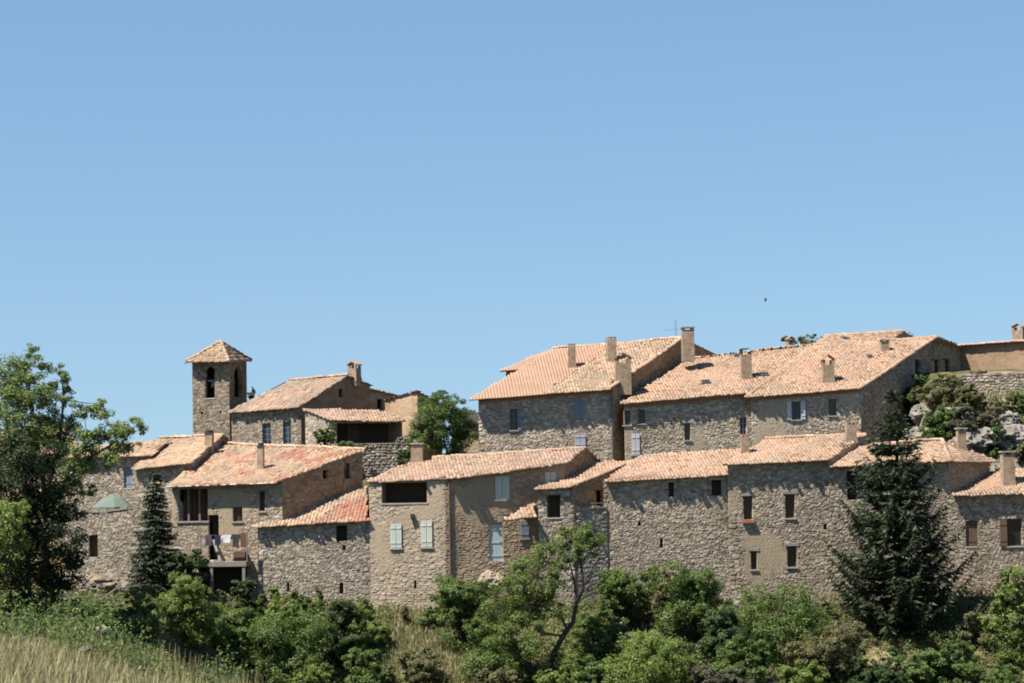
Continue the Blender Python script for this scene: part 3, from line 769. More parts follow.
# house H, the long low one
pl = Plane(at(604, 481, 147.6), at(724, 474, 148.1), at(740, 449, 153.5))
A, B, D, C = pl.hit(604, 481), pl.hit(727, 474), pl.hit(752, 448.5), pl.hit(639, 456)
HH = make_house('stone_house', 'long low stone house with a nearly blank wall, left of the four-window house', 'house',
    [(pl, [A, B, D, C], 'orange', (0, 1))], [A, B, D, C], [.3, -.3, .15, -.15], -9, ['rubble_warm', 'hidden', 'hidden', 'rubble'],
    {0: [W_((711.5, 480, 721.5, 495.5), 'void', depth=.7, name='window_opening', lintel='slab'), W_((660, 538.5, 663, 548), 'void', depth=.4, name='vent_slit'), W_((638, 522, 641, 526), 'void', depth=.3, name='vent_hole'),
         W_((668.5, 482.5, 674, 497), 'void', depth=.5, name='window_opening', lintel='slab')]}, seed=10)

# house I, four slim windows
plI = Plane(at(722.5, 464.5, 147.9), at(829, 460, 148.3), at(866, 433.5, 154))
A, B, D, C = plI.hit(722.5, 464.5), plI.hit(829, 460), plI.hit(866, 433.5), plI.hit(766, 439)
HI = make_house('stone_house', 'stone house with four slim dark windows in two rows, left of the tall fir', 'house',
    [(plI, [A, B, D, C], 'orange', (0, 1))], [A, B, D, C], [.32, .0, .15, .1], -9, ['patchy', 'render', 'hidden', 'rubble'],
    {0: [W_((743.6, 496, 752.6, 519.5), frame='darkwood', bars=(1, 1), lintel='concrete', depth=.24), W_((785.4, 494, 795, 518), frame='darkwood', bars=(1, 1), lintel='concrete', depth=.24),
         W_((751, 551, 757, 569.5), frame='darkwood', bars=(0, 1), lintel='concrete', depth=.24), W_((787.6, 546, 797, 567), frame='darkwood', bars=(1, 1), lintel='concrete', depth=.24),
         W_((824, 524, 827, 530), 'void', name='vent_hole', depth=.3)]},
    ridges=[(C, D, 'orange')], seed=11, batter=.0)
chimney(HI, 851, 440, 10, 17, style='open', mat='plaster'); chimney(HI, 745, 452.5, 8, 17.5, style='open')
w = HI['walls'][0]; a0, z0, a1, z1 = w.rect(742, 519.5, 754, 523)
mb = MB(); mb.box(w.pt(a0, z0, .0), w.t * (a1 - a0), w.n * .2, Vector((0, 0, .18))); fb = mb.build('flower_box', M['terracotta'], None)
prop(fb, 'red terracotta flower box on the upper left window sill of the four-window house', 'flower box')

# house K behind the fir
plK = Plane(at(832, 467, 148.28), at(950, 461.5, 149.1), at(942, 440, 153.6))
A, B, T, C = plK.hit(829, 467), plK.hit(950.5, 461.5), plK.hit(942, 440), plK.hit(862, 445)
R = at(999, 461.5, 152.8); plKr = Plane(B, R, T)
Cb = C + (R - T) * .9; plKb = Plane(T, R, C)
HK = make_house('stone_house', 'stone house behind the tall fir with a hipped roof and an arched opening', 'house',
    [(plK, [A, B, T, C], 'orange', (0, 1)), (plKr, [B, R, T], 'orange', (0, 1)), (plKb, [R, Cb, C, T], 'orange', (0, 1))], [A, B, R, Cb], [.3, .25, .2, -.25], -9,
    ['rubble_warm', 'beige_warm', 'hidden', 'rubble'],
    {0: [W_((847, 471, 857, 500), 'void', depth=.6, name='window_opening', lintel='slab'), W_((851, 523, 864, 536), 'void', depth=.6, name='arched_opening', arch=.6),
         W_((908, 522, 921, 546), frame='darkwood', depth=.25), W_((929, 535, 932, 548), 'void', depth=.3, name='vent_slit')]},
    ridges=[(B, T, 'orange'), (C, T, 'orange')], seed=12, wplanes=[plK, plKr])
chimney(HK, 961.5, 449.5, 8.5, 22, style='flat', pl=plKb, face=HK['walls'][0])

# house L at the right edge
pl = Plane(at(952, 495.5, 149.0), at(1028, 492.5, 149.4), at(998, 469, 152.7))
A, B, D, C = pl.hit(951.5, 495.5), pl.hit(1085, 490.5), pl.hit(1085, 466), pl.hit(998.5, 469)
HL = make_house('stone_house', 'stone house at the right edge with brown shutters, below the rocky bank', 'house',
    [(pl, [A, B, D, C], 'orange', (0, 1))], [A, B, D, C], [.3, .2, .15, -.35], -9, ['patchy', 'hidden', 'hidden', 'rubble'],
    {0: [W_((966, 521, 978, 546.5), 'recess', shut='shut_brown', depth=.12), W_((1007, 519, 1022, 546), frame='darkwood', shut='shut_brown', sides='l', bars=(0, 0)),
         W_((1001.5, 573, 1010, 591), frame='darkwood', bars=(1, 1), sillon=False)]}, seed=13)
chimney(HL, 1008, 483, 12, 33, style='flat', mat='plaster')

# ------------------------------------------------------------------ upper row
# bell tower
eL, eF, eR = at(186, 361.8, 171.3), at(229, 361, 170.1), at(251, 360.2, 174.2); eK = eL + eR - eF
ap = (eL + eR + eF + eK) / 4; ap = at(220.8, 341.5, ap.y)
fc = []
for a, b in ((eL, eF), (eF, eR), (eR, eK), (eK, eL)): fc.append((Plane(a, b, ap), [a, b, ap], 'cream', (0, 1)))
HT = make_house('bell_tower', 'square stone church bell tower with pyramid tile roof and open belfry', 'tower', fc, [eL, eF, eR, eK], [.5, .2, .36, .26], 0.5,
    ['rubble_warm', 'brown', 'rubble', 'rubble'],
    {0: [W_((205.3, 366.5, 214.8, 398), 'void', depth=1.3, name='belfry_opening', sill='slab', arch=.8), W_((200.8, 412, 203, 414.5), 'void', depth=.3, name='putlog_hole'), W_((219.4, 411, 221.6, 413.5), 'void', depth=.3, name='putlog_hole')],
     1: [W_((234.2, 366, 242, 397), 'void', depth=1.2, name='belfry_opening', arch=1.0)]}, ridges=[(eF, ap, 'cream'), (eL, ap, 'cream'), (eR, ap, 'cream')], seed=14, gain=.68)
w = HT['walls'][0]; mb = MB(); a, z = w.px(210.2, 384); prof = [(.0, .36), (.09, .35), (.13, .28), (.15, .12), (.20, .02), (.23, 0)]
c0 = w.pt(a, z - .2, -.45)
for k in range(len(prof) - 1):
    for j in range(14):
        t0, t1 = 2 * math.pi * j / 14, 2 * math.pi * (j + 1) / 14
        f = lambda r, h, t: c0 + Vector((r * math.cos(t), r * math.sin(t), h))
        mb.quad(f(*prof[k + 1], t0), f(*prof[k + 1], t1), f(*prof[k], t1), f(*prof[k], t0))
mb.box(c0 + Vector((-.35, -.04, .38)), Vector((.7, 0, 0)), Vector((0, .08, 0)), Vector((0, 0, .1)))
be = mb.build('bell', M['bronze'], None); prop(be, 'small bronze bell hanging in the belfry opening of the stone tower', 'bell')

# house C with the ochre gable
plC = Plane(at(227, 412, 169), at(299, 407, 166), at(348, 375.3, 169.5))
A, B, D, C = plC.hit(226.5, 412), plC.hit(298.5, 407), plC.hit(348, 375.3), plC.hit(290.5, 380.3)
E1 = at(372, 385, 171.3); E2 = C + (E1 - D); plCb = Plane(C, D, E1)
HC = make_house('stone_house', 'house right of the bell tower with ochre gable and two tall blue windows', 'house',
    [(plC, [A, B, D, C], 'brown', (0, 1)), (plCb, [D, C, E2, E1], 'brown', (1, 0))], [A, B, E1, E2, A + (E2 - C) * .6], [.3, .08, .1, .2, .15], 1,
    ['rubble', 'render_brown', 'render', 'hidden', 'rubble'],
    {0: [W_((262.5, 423.5, 271, 445), frame='frame_blue', bars=(1, 3), depth=.16), W_((283, 422, 291, 444), frame='frame_blue', bars=(1, 3), depth=.16)],
     1: [W_((338.5, 388.8, 343, 397.5), frame='darkwood', bars=(0, 0), sillon=False)]}, ridges=[(C, D, 'brown')], seed=15, gain=.8)
chimney(HC, 354.5, 379, 10, 17, style='tent', pl=plCb)

# ochre sheds behind it
pl = Plane(at(370, 386, 171.5), at(394, 394.5, 173), at(370, 389, 176))
A, B = at(366, 388, 171.6), at(394, 395, 173.2); D = B + Vector((1.2, 4, -.3)); C = A + Vector((1.2, 4, -.3)); pl = Plane(A, B, D)
HC2 = make_house('rendered_shed', 'small ochre annex with one dark window between gable and taller ochre wall', 'house',
    [(pl, [A, B, D, C], 'brown', (0, 1))], [A, B, D, C], [.12, .05, .1, .1], 2, ['render', 'render', 'hidden', 'hidden'],
    {0: [W_((377, 399, 383, 409.5), 'void', depth=.5, name='window_opening', lintel='slab')]}, seed=16)
A, B = at(384, 399.5, 171.6), at(417.5, 391, 170); D = B + Vector((1.6, 3.2, -.85)); C = A + Vector((1.6, 3.2, -.85)); pl = Plane(A, B, D)
HC3 = make_house('rendered_shed', 'plain ochre rendered building just left of the round green tree', 'house',
    [(pl, [A, B, D, C], 'brown', (0, 1))], [A, B, D, C], [.05, .05, .1, .05], 2, ['render', 'render_brown', 'hidden', 'hidden'], {}, seed=17)

# porch with lean-to roof
plP = Plane(at(331, 420, 162.5), at(406, 420.8, 163.3), at(302, 408, 165.6))
A, B, D, C = plP.hit(331, 420), plP.hit(406, 420.8), plP.hit(386, 411.3), plP.hit(302, 408)
HP = make_house('open_porch', 'open porch with a pink lean-to tile roof over a deep shaded terrace', 'porch',
    [(plP, [A, B, D, C], 'pink', (0, 1))], [A, B, D, C], [.3, .1, .1, .12], 1, ['rubble_warm', 'render_brown', 'hidden', 'rubble'],
    {0: [W_((337, 423, 405, 443.5), 'void', depth=2.0, name='porch_opening')]}, seed=18)
w = HP['walls'][0]; a0, z0, a1, z1 = w.rect(350, 424, 362, 443.5)
mb = MB(); mb.box(w.pt(a0, z0, -1.9), w.t * (a1 - a0), w.n * .06, Vector((0, 0, z1 - z0))); dr = mb.build('porch_door', M['shut_brown'], HP['root'])

def free_wall(name, label, pts, zb, style, thick=.45, cap=None, cat='wall', openings=(), res=.046, group=None):
    """pts: world points along the top of the face seen; a wall with thickness behind it"""
    pts = [Vector(p) for p in pts]; p0, p1 = pts[0], pts[-1]; w = Wall(p0, p1)
    sv = [(p - w.o).dot(w.t) for p in pts]; zv = [p.z for p in pts]
    ops = [w.rect(*o) for o in openings]
    v, f, c = wall_sheet((p0.x, p0.y), (p1.x, p1.y), zb, lambda S: np.interp(S, sv, zv), ops, style, res)
    root = thing(name, ((p0 + p1) / 2).xy.to_3d() + Vector((0, 0, zb)), label, cat, group)
    mesh_np('wall_face', v, f, c, M['stone'], root)
    st = STYLES[style]; mb = MB()
    for i in range(len(pts) - 1):
        if pts[i + 1].x - pts[i].x < .02 and abs(sv[i + 1] - sv[i]) < .02: continue
        a = w.pt(sv[i], zv[i]); b = w.pt(sv[i + 1], zv[i + 1]); k = -w.n * thick
        # irregular capping stones
        n = max(1, int((sv[i + 1] - sv[i]) / .38)); rnd = random.Random(i + len(name))
        for j in range(n):
            q = a + (b - a) * (j / n); wd = (b - a) / n; h = rnd.uniform(.06, .17) if cap is None else .07
            mb.box(q + w.n * rnd.uniform(.0, .05) - w.n * .0 - Vector((0, 0, .03)), wd * .97, k, Vector((0, 0, h)), 0, tuple(np.array(rnd.choice(st['pal'])) * 1.05))
    mb.build('coping', M[cap] if cap else M['stone'], root)
    mb = MB(); b0 = w.pt(0, zb) - w.n * thick
    for i in range(len(pts) - 1):
        a = w.pt(sv[i], zv[i]) - w.n * thick; b = w.pt(sv[i + 1], zv[i + 1]) - w.n * thick
        mb.quad(Vector((a.x, a.y, zb)), a, b, Vector((b.x, b.y, zb)), 0, st['pal'][0])
    mb.build('wall_back', M['stone'], root)
    for o in ops:
        mb = MB(); mb.box(w.pt(o[0] - .03, o[1] - .03, -.42), w.t * (o[2] - o[0] + .06), w.n * .05, Vector((0, 0, o[3] - o[1] + .06))); mb.build('opening', M['dark'], root)
    return root, w

free_wall('retaining_wall', 'grey stone terrace wall below the open porch, stepping up towards the round tree',
    [at(331, 444.5, 161.9), at(395.5, 443.5, 162.2), at(397.5, 438.5, 162.2), at(413, 433.5, 162.3)], 0, 'big_rubble', cap='slab')
free_wall('retaining_wall', 'rough stone terrace wall with one dark opening under the green parasol',
    [at(62, 512, 150.4), at(100, 512, 150.2), at(150, 506, 150), at(182, 504, 149.4)], -7.5, 'rubble', openings=[(89, 535.5, 98, 557)], thick=.6)
free_wall('retaining_wall', 'dry stone wall along the edge of the rocky bank above the fir',
    [at(930, 381.5, 166.5), at(955, 378, 166.2), at(965, 375, 166.2), at(1050, 373, 165.5)], 5, 'big_rubble', thick=.6)
rw, w = free_wall('terrace_parapet', 'stone parapet with a thin iron rail between the narrow house and the long low house',
    [at(571, 508.5, 147.1), at(607, 507.5, 147.85)], -9, 'rubble', thick=.4)
mb = MB(); mb.tube([w.pt(-.1, w.o.z + at(571, 507, 147.5).z + .16, -.15), w.pt(w.L, at(571, 507, 147.5).z + .2, -.15)], .025, 6)
for k in range(3):
    x = .2 + (w.L - .4) * k / 2; mb.tube([w.pt(x, at(571, 508, 147.5).z - .1, -.15), w.pt(x, at(571, 507, 147.5).z + .18, -.15)], .02, 5)
mb.build('rail', M['metal'], rw)

# house F, tall with blue shutters
plF = Plane(at(469, 399.8, 164.6), at(609, 388.5, 165.0), at(680, 338.3, 173.2))
A, B, D, C = plF.hit(469, 399.8), plF.hit(609.5, 388.5), plF.hit(682, 338), plF.hit(553.5, 348.6)
m1, m2 = plF.hit(541, 394), plF.hit(619, 343.4)
Db = at(718, 355, 178); Cb = C + (Db - D); plFb = Plane(C, D, Db)
HF = make_house('stone_house', 'tall upper stone house with blue shutters and partly new orange roof', 'house',
    [(plF, [A, m1, m2, C], 'new', (0, 1)), (plF, [m1, B, D, m2], 'cream', (0, 1)), (plFb, [D, C, Cb, Db], 'cream', (1, 0))],
    [A, B, Db, Cb], [.52, .06, .2, .2], 1, ['upper', 'brown', 'hidden', 'rubble_warm'],
    {0: [W_((510, 409, 517.5, 430), frame='darkwood', shut='shut_blue', sides='r', sw=.22, bars=(0, 2)),
         W_((574, 399.5, 585, 420), 'closed', hole=False, shut='shut_blue', sill='slab'), W_((575, 434.5, 585.5, 447.5), 'closed', hole=False, shut='shut_pale', sill='slab')]},
    ridges=[(C, D, 'cream'), (B, D, 'cream')], seed=19)
cornice(HF, 0)
chimney(HF, 572, 367, 7.5, 22.5, style='open'); chimney(HF, 612, 360.5, 9, 23, style='open'); chimney(HF, 623, 379.5, 15.5, 26, style='tent', sink=1.0); chimney(HF, 688, 351, 12, 25, style='flat', sink=.7)
w = HF['walls'][0]
pipe(HF, [w.pt(w.L - .12, HF['ztop'](*w.p1) - .25, .3), w.pt(w.L - .12, HF['ztop'](*w.p1) - .6, .07), w.pt(w.L - .12, 1, .07)], .06, 'metal')
q = at(676, 335, 173.5); mb = MB(); mb.tube([q - Vector((0, 0, .9)), q + Vector((0, 0, 1.0))], .02, 5)
mb.tube([q + Vector((-.85, 0, .32)), q + Vector((.2, 0, .42))], .014, 5)
for k in range(6): mb.tube([q + Vector((-.8 + k * .17, -.25, .33 + k * .015)), q + Vector((-.8 + k * .17, .25, .33 + k * .015))], .01, 4)
mb.build('antenna', M['metal'], HF['root'])
q = at(606, 352, 169.8); mb = MB(); mb.tube([q - Vector((0, 0, .8)), q + Vector((0, 0, .95))], .016, 5); mb.tube([q + Vector((-.25, 0, .7)), q + Vector((.2, 0, .74))], .011, 5)
mb.build('antenna', M['metal'], HF['root'])
# small roof showing behind its left verge
A, B = at(500, 371, 172), at(524, 369, 172.5); D = at(560, 347, 178); pl = Plane(A, B, D); C = pl.hit(534, 356)
HF2 = make_house('stone_house', 'little orange roof peeping out behind the new roof of the blue-shuttered house', 'house',
    [(pl, [A, B, D, C], 'new', (0, 1))], [A, B, D, C], [.3, .1, .1, .1], 1, ['rubble', 'hidden', 'hidden', 'rubble'], {}, seed=20)
# low dark roof between the round tree and house F
A, B = at(448, 421, 173.5), at(500, 424, 173); pl = Plane(A, B, at(462, 407.5, 176)); D, C = pl.hit(515, 423), pl.hit(462, 408)
HF3 = make_house('stone_shed', 'low grey roofed shed between the round tree and the blue-shuttered house', 'shed',
    [(pl, [A, B, D, C], 'slate', (0, 1))], [A, B, D, C], [.3, .1, .1, .1], 1, ['render_grey', 'hidden', 'hidden', 'render_grey'], {}, seed=21)

# house G1
plG = Plane(at(620, 404.3, 164.9), at(750, 392.8, 165.7), at(697, 358, 173))
A, B, D, C = plG.hit(619.5, 404.3), plG.hit(757, 392.2), plG.hit(820, 344.2), plG.hit(690, 359)
Cb, Db = gable(A, B, D, C, 3, 1.2); plGb = Plane(C, D, Db)
HG1 = make_house('stone_house', 'long upper stone house with small windows and one closed white shutter', 'house',
    [(plG, [A, B, D, C], 'orange', (0, 1)), (plGb, [D, C, Cb, Db], 'orange', (1, 0))], [A, B, Db, Cb], [.27, .1, .2, .15], 1, ['upper', 'hidden', 'hidden', 'rubble'],
    {0: [W_((623.5, 410.5, 630.5, 425), frame='darkwood', bars=(1, 1)), W_((638, 409.5, 645, 423.5), frame='darkwood', bars=(1, 1)), W_((631.5, 433.5, 639.5, 454.5), 'closed', hole=False, shut='shut_white', sill='slab'),
         W_((684.5, 423, 690.5, 440), frame='darkwood', bars=(0, 1), lintel='slab'), W_((740, 417, 747, 435.5), frame='shut_pale', bars=(1, 2), sill='slab')]}, ridges=[(C, D, 'orange')], seed=22)
cornice(HG1, 0, hgt=.28, proj=.18)
def skylight(H, pl, u0, v0, u1, v1):
    c = pl.hit((u0 + u1) / 2, (v0 + v1) / 2); s = c.y / FPX; wd = (u1 - u0) * s * .8; hd = wd * .9
    E = H['walls'][0].t; E = (E - pl.n * E.dot(pl.n)).normalized(); S = pl.n.cross(E)
    if S.z < 0: S = -S
    mb = MB(); o = c - E * wd / 2 - S * hd / 2 - pl.n * .05
    mb.box(o, E * wd, S * hd, pl.n * .2); sk = mb.build('skylight', M['metal'], H['root'])
    mb = MB(); mb.box(o + E * .07 + S * .07 + pl.n * .19, E * (wd - .14), S * (hd - .14), pl.n * .025); mb.build('pane', M['glass'], sk)
for r in ((700, 380.5, 711.5, 385.5), (759, 373, 770, 378), (733, 354.5, 741, 358.5)): skylight(HG1, plG, *r)
chimney(HG1, 746, 378, 10.5, 26, style='broken')

# house G2
plG2 = Plane(at(747, 397.5, 164.95), at(860, 388, 165.5), at(936, 337, 174.4))
A, B, D, C, C0 = plG2.hit(746.5, 397.5), plG2.hit(860, 388), plG2.hit(936.5, 336.8), plG2.hit(886, 340.7), plG2.hit(811, 346.5)
Db = at(967, 348.5, 181); Cb = C0 + (Db - D); plG2b = Plane(C0, D, Db)
HG2 = make_house('stone_house', 'upper stone house with open white shutters and a shaded gable by the rocky bank', 'house',
    [(plG2, [A, B, D, C, C0], 'orange', (0, 1)), (plG2b, [D, C0, Cb, Db], 'orange', (1, 0))], [A, B, Db, Cb], [.30, .12, .2, .12], 1, ['upper', 'rubble', 'hidden', 'rubble'],
    {0: [W_((791.5, 401.5, 800.5, 419.5), frame='darkwood', shut='shut_white', sw=.3, bars=(1, 0)), W_((828.5, 399, 836.5, 415.5), frame='darkwood', bars=(0, 1))],
     1: [W_((915.5, 359.5, 921, 379.5), 'void', depth=.4, name='window_opening', lintel='slab'), W_((931, 359.5, 939.5, 380.5), frame='darkwood', bars=(0, 0), sillon=False), W_((941.5, 359, 950, 380), frame='darkwood', bars=(0, 0), sillon=False)]},
    ridges=[(C, D, 'orange'), (B, D, 'orange'), (A, C0, 'orange')], seed=23)
cornice(HG2, 0, hgt=.28, proj=.2)
chimney(HG2, 828, 381.5, 11.5, 26.5, style='tent'); chimney(HG2, 884.5, 351, 8, 11.5, style='flat')
skylight(HG2, plG2, 866, 356, 874, 359)

# house G3 behind
pl = Plane(at(808, 349, 175), at(890, 343.5, 179), at(903, 331, 184))
A, B, D, C = pl.hit(806, 349), pl.hit(889, 343.5), pl.hit(903.5, 330.6), pl.hit(826.5, 336)
Db = at(914, 338, 186.5); Cb = C + (Db - D); plb = Plane(C, D, Db)
HG3 = make_house('stone_house', 'house whose roof rises behind the ridge of the white-shuttered house', 'house',
    [(pl, [A, B, D, C], 'orange', (0, 1)), (plb, [D, C, Cb, Db], 'orange', (1, 0))], [A, B, Db, Cb], [.2, .1, .2, .1], 2, ['rubble', 'brown', 'hidden', 'rubble'], {}, ridges=[(C, D, 'orange')], seed=24)
skylight(HG3, pl, 840, 337.5, 849, 341)
# house behind the ridge with only a chimney showing
A, B = at(770, 352, 184), at(812, 350, 185); D = B + Vector((1, 5, .6)); C = A + Vector((1, 5, .6)); pl = Plane(A, B, D)

# ochre wall at the right edge
A, B = at(946, 346.5, 180.5), at(1062, 338.5, 176.5); D = B + Vector((2, 6, -1.6)); C = A + Vector((2, 6, -1.6)); pl = Plane(A, B, D)
HR = make_house('rendered_house', 'long ochre rendered house at the right edge above the dry stone wall', 'house',
    [(pl, [A, B, D, C], 'brown', (0, 1))], [A, B, D, C], [.2, .1, .1, .1], 4, ['render', 'hidden', 'hidden', 'hidden'], {}, ridges=[(A, B, 'brown')], seed=25, gain=.72)
cornice(HR, 0, hgt=.16, proj=.16)
chimney(HR, 1019, 341, 11, 17, style='tent', base=at(1019, 341, 180.3), face=HR['walls'][0])
# another house half hidden by the airy tree at the left edge
A, B = at(-40, 458, 161), at(84, 452, 159.5); pl = Plane(A, B, at(60, 427, 165)); D, C = pl.hit(66, 427), pl.hit(-40, 431)
HA0 = make_house('stone_house', 'house at the left edge seen in scraps through the airy tree', 'house',
    [(pl, [A, B, D, C], 'cream', (0, 1))], [A, B, D, C], [.25, .1, .1, .1], 0, ['rubble_warm', 'rubble', 'hidden', 'hidden'], {}, seed=26)
A, B = at(774, 352, 184), at(806, 350.5, 184.6); D, C = B + Vector((.5, 4, -.4)), A + Vector((.5, 4, -.4)); pl = Plane(A, B, D)
HZ = make_house('stone_house', 'house hidden behind the long upper roof, only its chimney showing', 'house',
    [(pl, [A, B, D, C], 'cream', (0, 1))], [A, B, D, C], [.1, .1, .1, .1], 2, ['rubble', 'hidden', 'hidden', 'hidden'], {}, seed=27)
chimney(HZ, 790.5, 351, 7, 14, style='tent', pl=pl, face=HZ['walls'][0])

# ------------------------------------------------------------------ rocks
def rock(u, v, w, h, label, Y=None, seed=0, col=(.15, .137, .118), name='boulder'):
    P = ground_at(u, v) if Y is None else at(u, v, Y)
    if P is None: print('rock miss', u, v); return
    s_ = P.y / FPX; rng = random.Random(seed + int(u))
    import bmesh
    bm = bmesh.new(); bmesh.ops.create_icosphere(bm, subdivisions=5, radius=1)
    V = np.array([x.co[:] for x in bm.verts]); Fc = np.array([[q.index for q in f.verts] for f in bm.faces]); bm.free()
    off = Vector((rng.uniform(0, 50), rng.uniform(0, 50), 3))
    d = np.array([.72 + .30 * noise.noise(Vector(p) * 1.4 + off) + .55 * noise.voronoi(Vector(p) * 1.3 + off)[0][0] + .42 * noise.voronoi(Vector(p) * 3.2 + off)[0][0] + .15 * noise.noise(Vector(p) * 6 + off) + .10 * noise.noise(Vector(p) * 14 + off) for p in V])
    V = V * d[:, None]; V = V * np.array([w * s_ * .55, w * s_ * .5, h * s_ * .6]) + np.array(P) + np.array([0, w * s_ * .2, h * s_ * .35])
    c = np.array(col) * np.clip(1 + .9 * (d - 1), .4, 1.4)[:, None] * (.85 + .3 * np.array([[noise.noise(Vector(p) * 2.0) + .5] for p in V]))
    return prop(mesh_np(name, V, Fc, np.clip(c, .05, .7), M['rock']), label, 'rock')

# ------------------------------------------------------------------ leaves
def leaf_quads(c, nrm, size, asp, rng, pal, colk=None):
    n = len(c)
    a = rng.normal(size=(n, 3)); a -= (a * nrm).sum(1)[:, None] * nrm; a /= np.linalg.norm(a, axis=1)[:, None] + 1e-9
    b = np.cross(nrm, a); sz = size * rng.uniform(.65, 1.35, n)[:, None]
    V = np.stack([c - a * sz * .5, c + b * sz * asp * .5 - a * sz * .08, c + a * sz * .5, c - b * sz * asp * .5 - a * sz * .08], 1).reshape(-1, 3)
    pal = np.array(pal); k = rng.integers(0, len(pal), n) if colk is None else colk
    col = pal[k] * (1 + rng.normal(0, .16, (n, 1))); col = np.clip(col, .008, .4)
    return V, np.arange(4 * n).reshape(-1, 4), np.repeat(col, 4, 0)

def foliage(lobes, n, size, pal, rng, clump=.34, upb=.55, asp=.55, hollow=.55, zfloor=None):
    """lobes: (centre, rx, ry, rz). leaves gather in clumps on and in every lobe"""
    L = np.array([[*c, rx, ry, rz] for c, rx, ry, rz in lobes]); wgt = (L[:, 3] * L[:, 5]); wgt = wgt / wgt.sum()
    cs = []; ns = []; ks = []
    for (cx, cy, cz, rx, ry, rz), wg in zip(L, wgt):
        m = int(n * wg); R = (rx + rz) / 2
        K = max(7, int(16 * (R / .8) ** 1.1)); d = rng.normal(size=(K, 3)); d /= np.linalg.norm(d, axis=1)[:, None]
        rad = hollow + (1.08 - hollow) * rng.random(K) ** .6
        cc = d * rad[:, None] * np.array([rx, ry, rz]); ck = rng.integers(0, len(pal), K)
        csz = clump * R * rng.uniform(.55, 1.25, K)
        cw = csz ** 2; cw /= cw.sum()
        i = rng.choice(K, m, p=cw); g = rng.normal(size=(m, 3)); gl = np.linalg.norm(g, axis=1)[:, None]
        g = g / gl * (rng.random((m, 1)) ** .45) * csz[i][:, None] * np.array([1.1, 1.1, .8])
        p = cc[i] + g; cs.append(p + np.array([cx, cy, cz]))
        o = d[i] * .6 + g / (csz[i][:, None] + 1e-6) * .5 + rng.normal(size=(m, 3)) * .55 + np.array([0, 0, upb])
        ns.append(o / np.linalg.norm(o, axis=1)[:, None])
        kk = np.where(rng.random(m) < .65, ck[i], rng.integers(0, len(pal), m)); ks.append(kk)
    c = np.concatenate(cs); nn = np.concatenate(ns); k = np.concatenate(ks)
    if zfloor is not None:
        keep = c[:, 2] > zfloor - .2; c, nn, k = c[keep], nn[keep], k[keep]
    return leaf_quads(c, nn, size, asp, rng, pal, k)

G_MID = [(0.0876, 0.1306, 0.0306), (0.103, 0.152, 0.0376), (0.0701, 0.1092, 0.0282), (0.1154, 0.1567, 0.047)]
G_BRIGHT = [(0.1288, 0.1781, 0.0353), (0.1494, 0.2018, 0.0447), (0.1082, 0.1567, 0.033), (0.1597, 0.2018, 0.0588)]
G_DARK = [(0.0464, 0.076, 0.0235), (0.0567, 0.089, 0.0258), (0.0371, 0.0617, 0.0199), (0.0638, 0.0926, 0.0282)]
G_OLIVE = [(0.1232, 0.1254, 0.0504), (0.1456, 0.1434, 0.0616), (0.103, 0.1098, 0.0448), (0.1568, 0.1434, 0.0728)]
G_GREY = [(.090, .092, .058), (.110, .108, .072), (.078, .078, .050), (.100, .092, .065)]
G_AIRY = [(0.1495, 0.1938, 0.0575), (0.1265, 0.175, 0.0483), (0.1782, 0.215, 0.0759), (0.1092, 0.1562, 0.0437)]
G_BLACK = [(.026, .040, .014), (.032, .048, .016), (.020, .032, .012)]
G_CONIF = [(0.0238, 0.037, 0.0153), (0.0306, 0.0458, 0.0179), (0.0195, 0.0299, 0.0127), (0.0374, 0.0528, 0.0204)]
G_SPRUCE = [(.036, .050, .026), (.045, .060, .030), (.030, .042, .022)]
G_PINE = [(0.0694, 0.1098, 0.0246), (0.0874, 0.1322, 0.0302), (0.0582, 0.0952, 0.0224), (0.103, 0.1456, 0.037)]

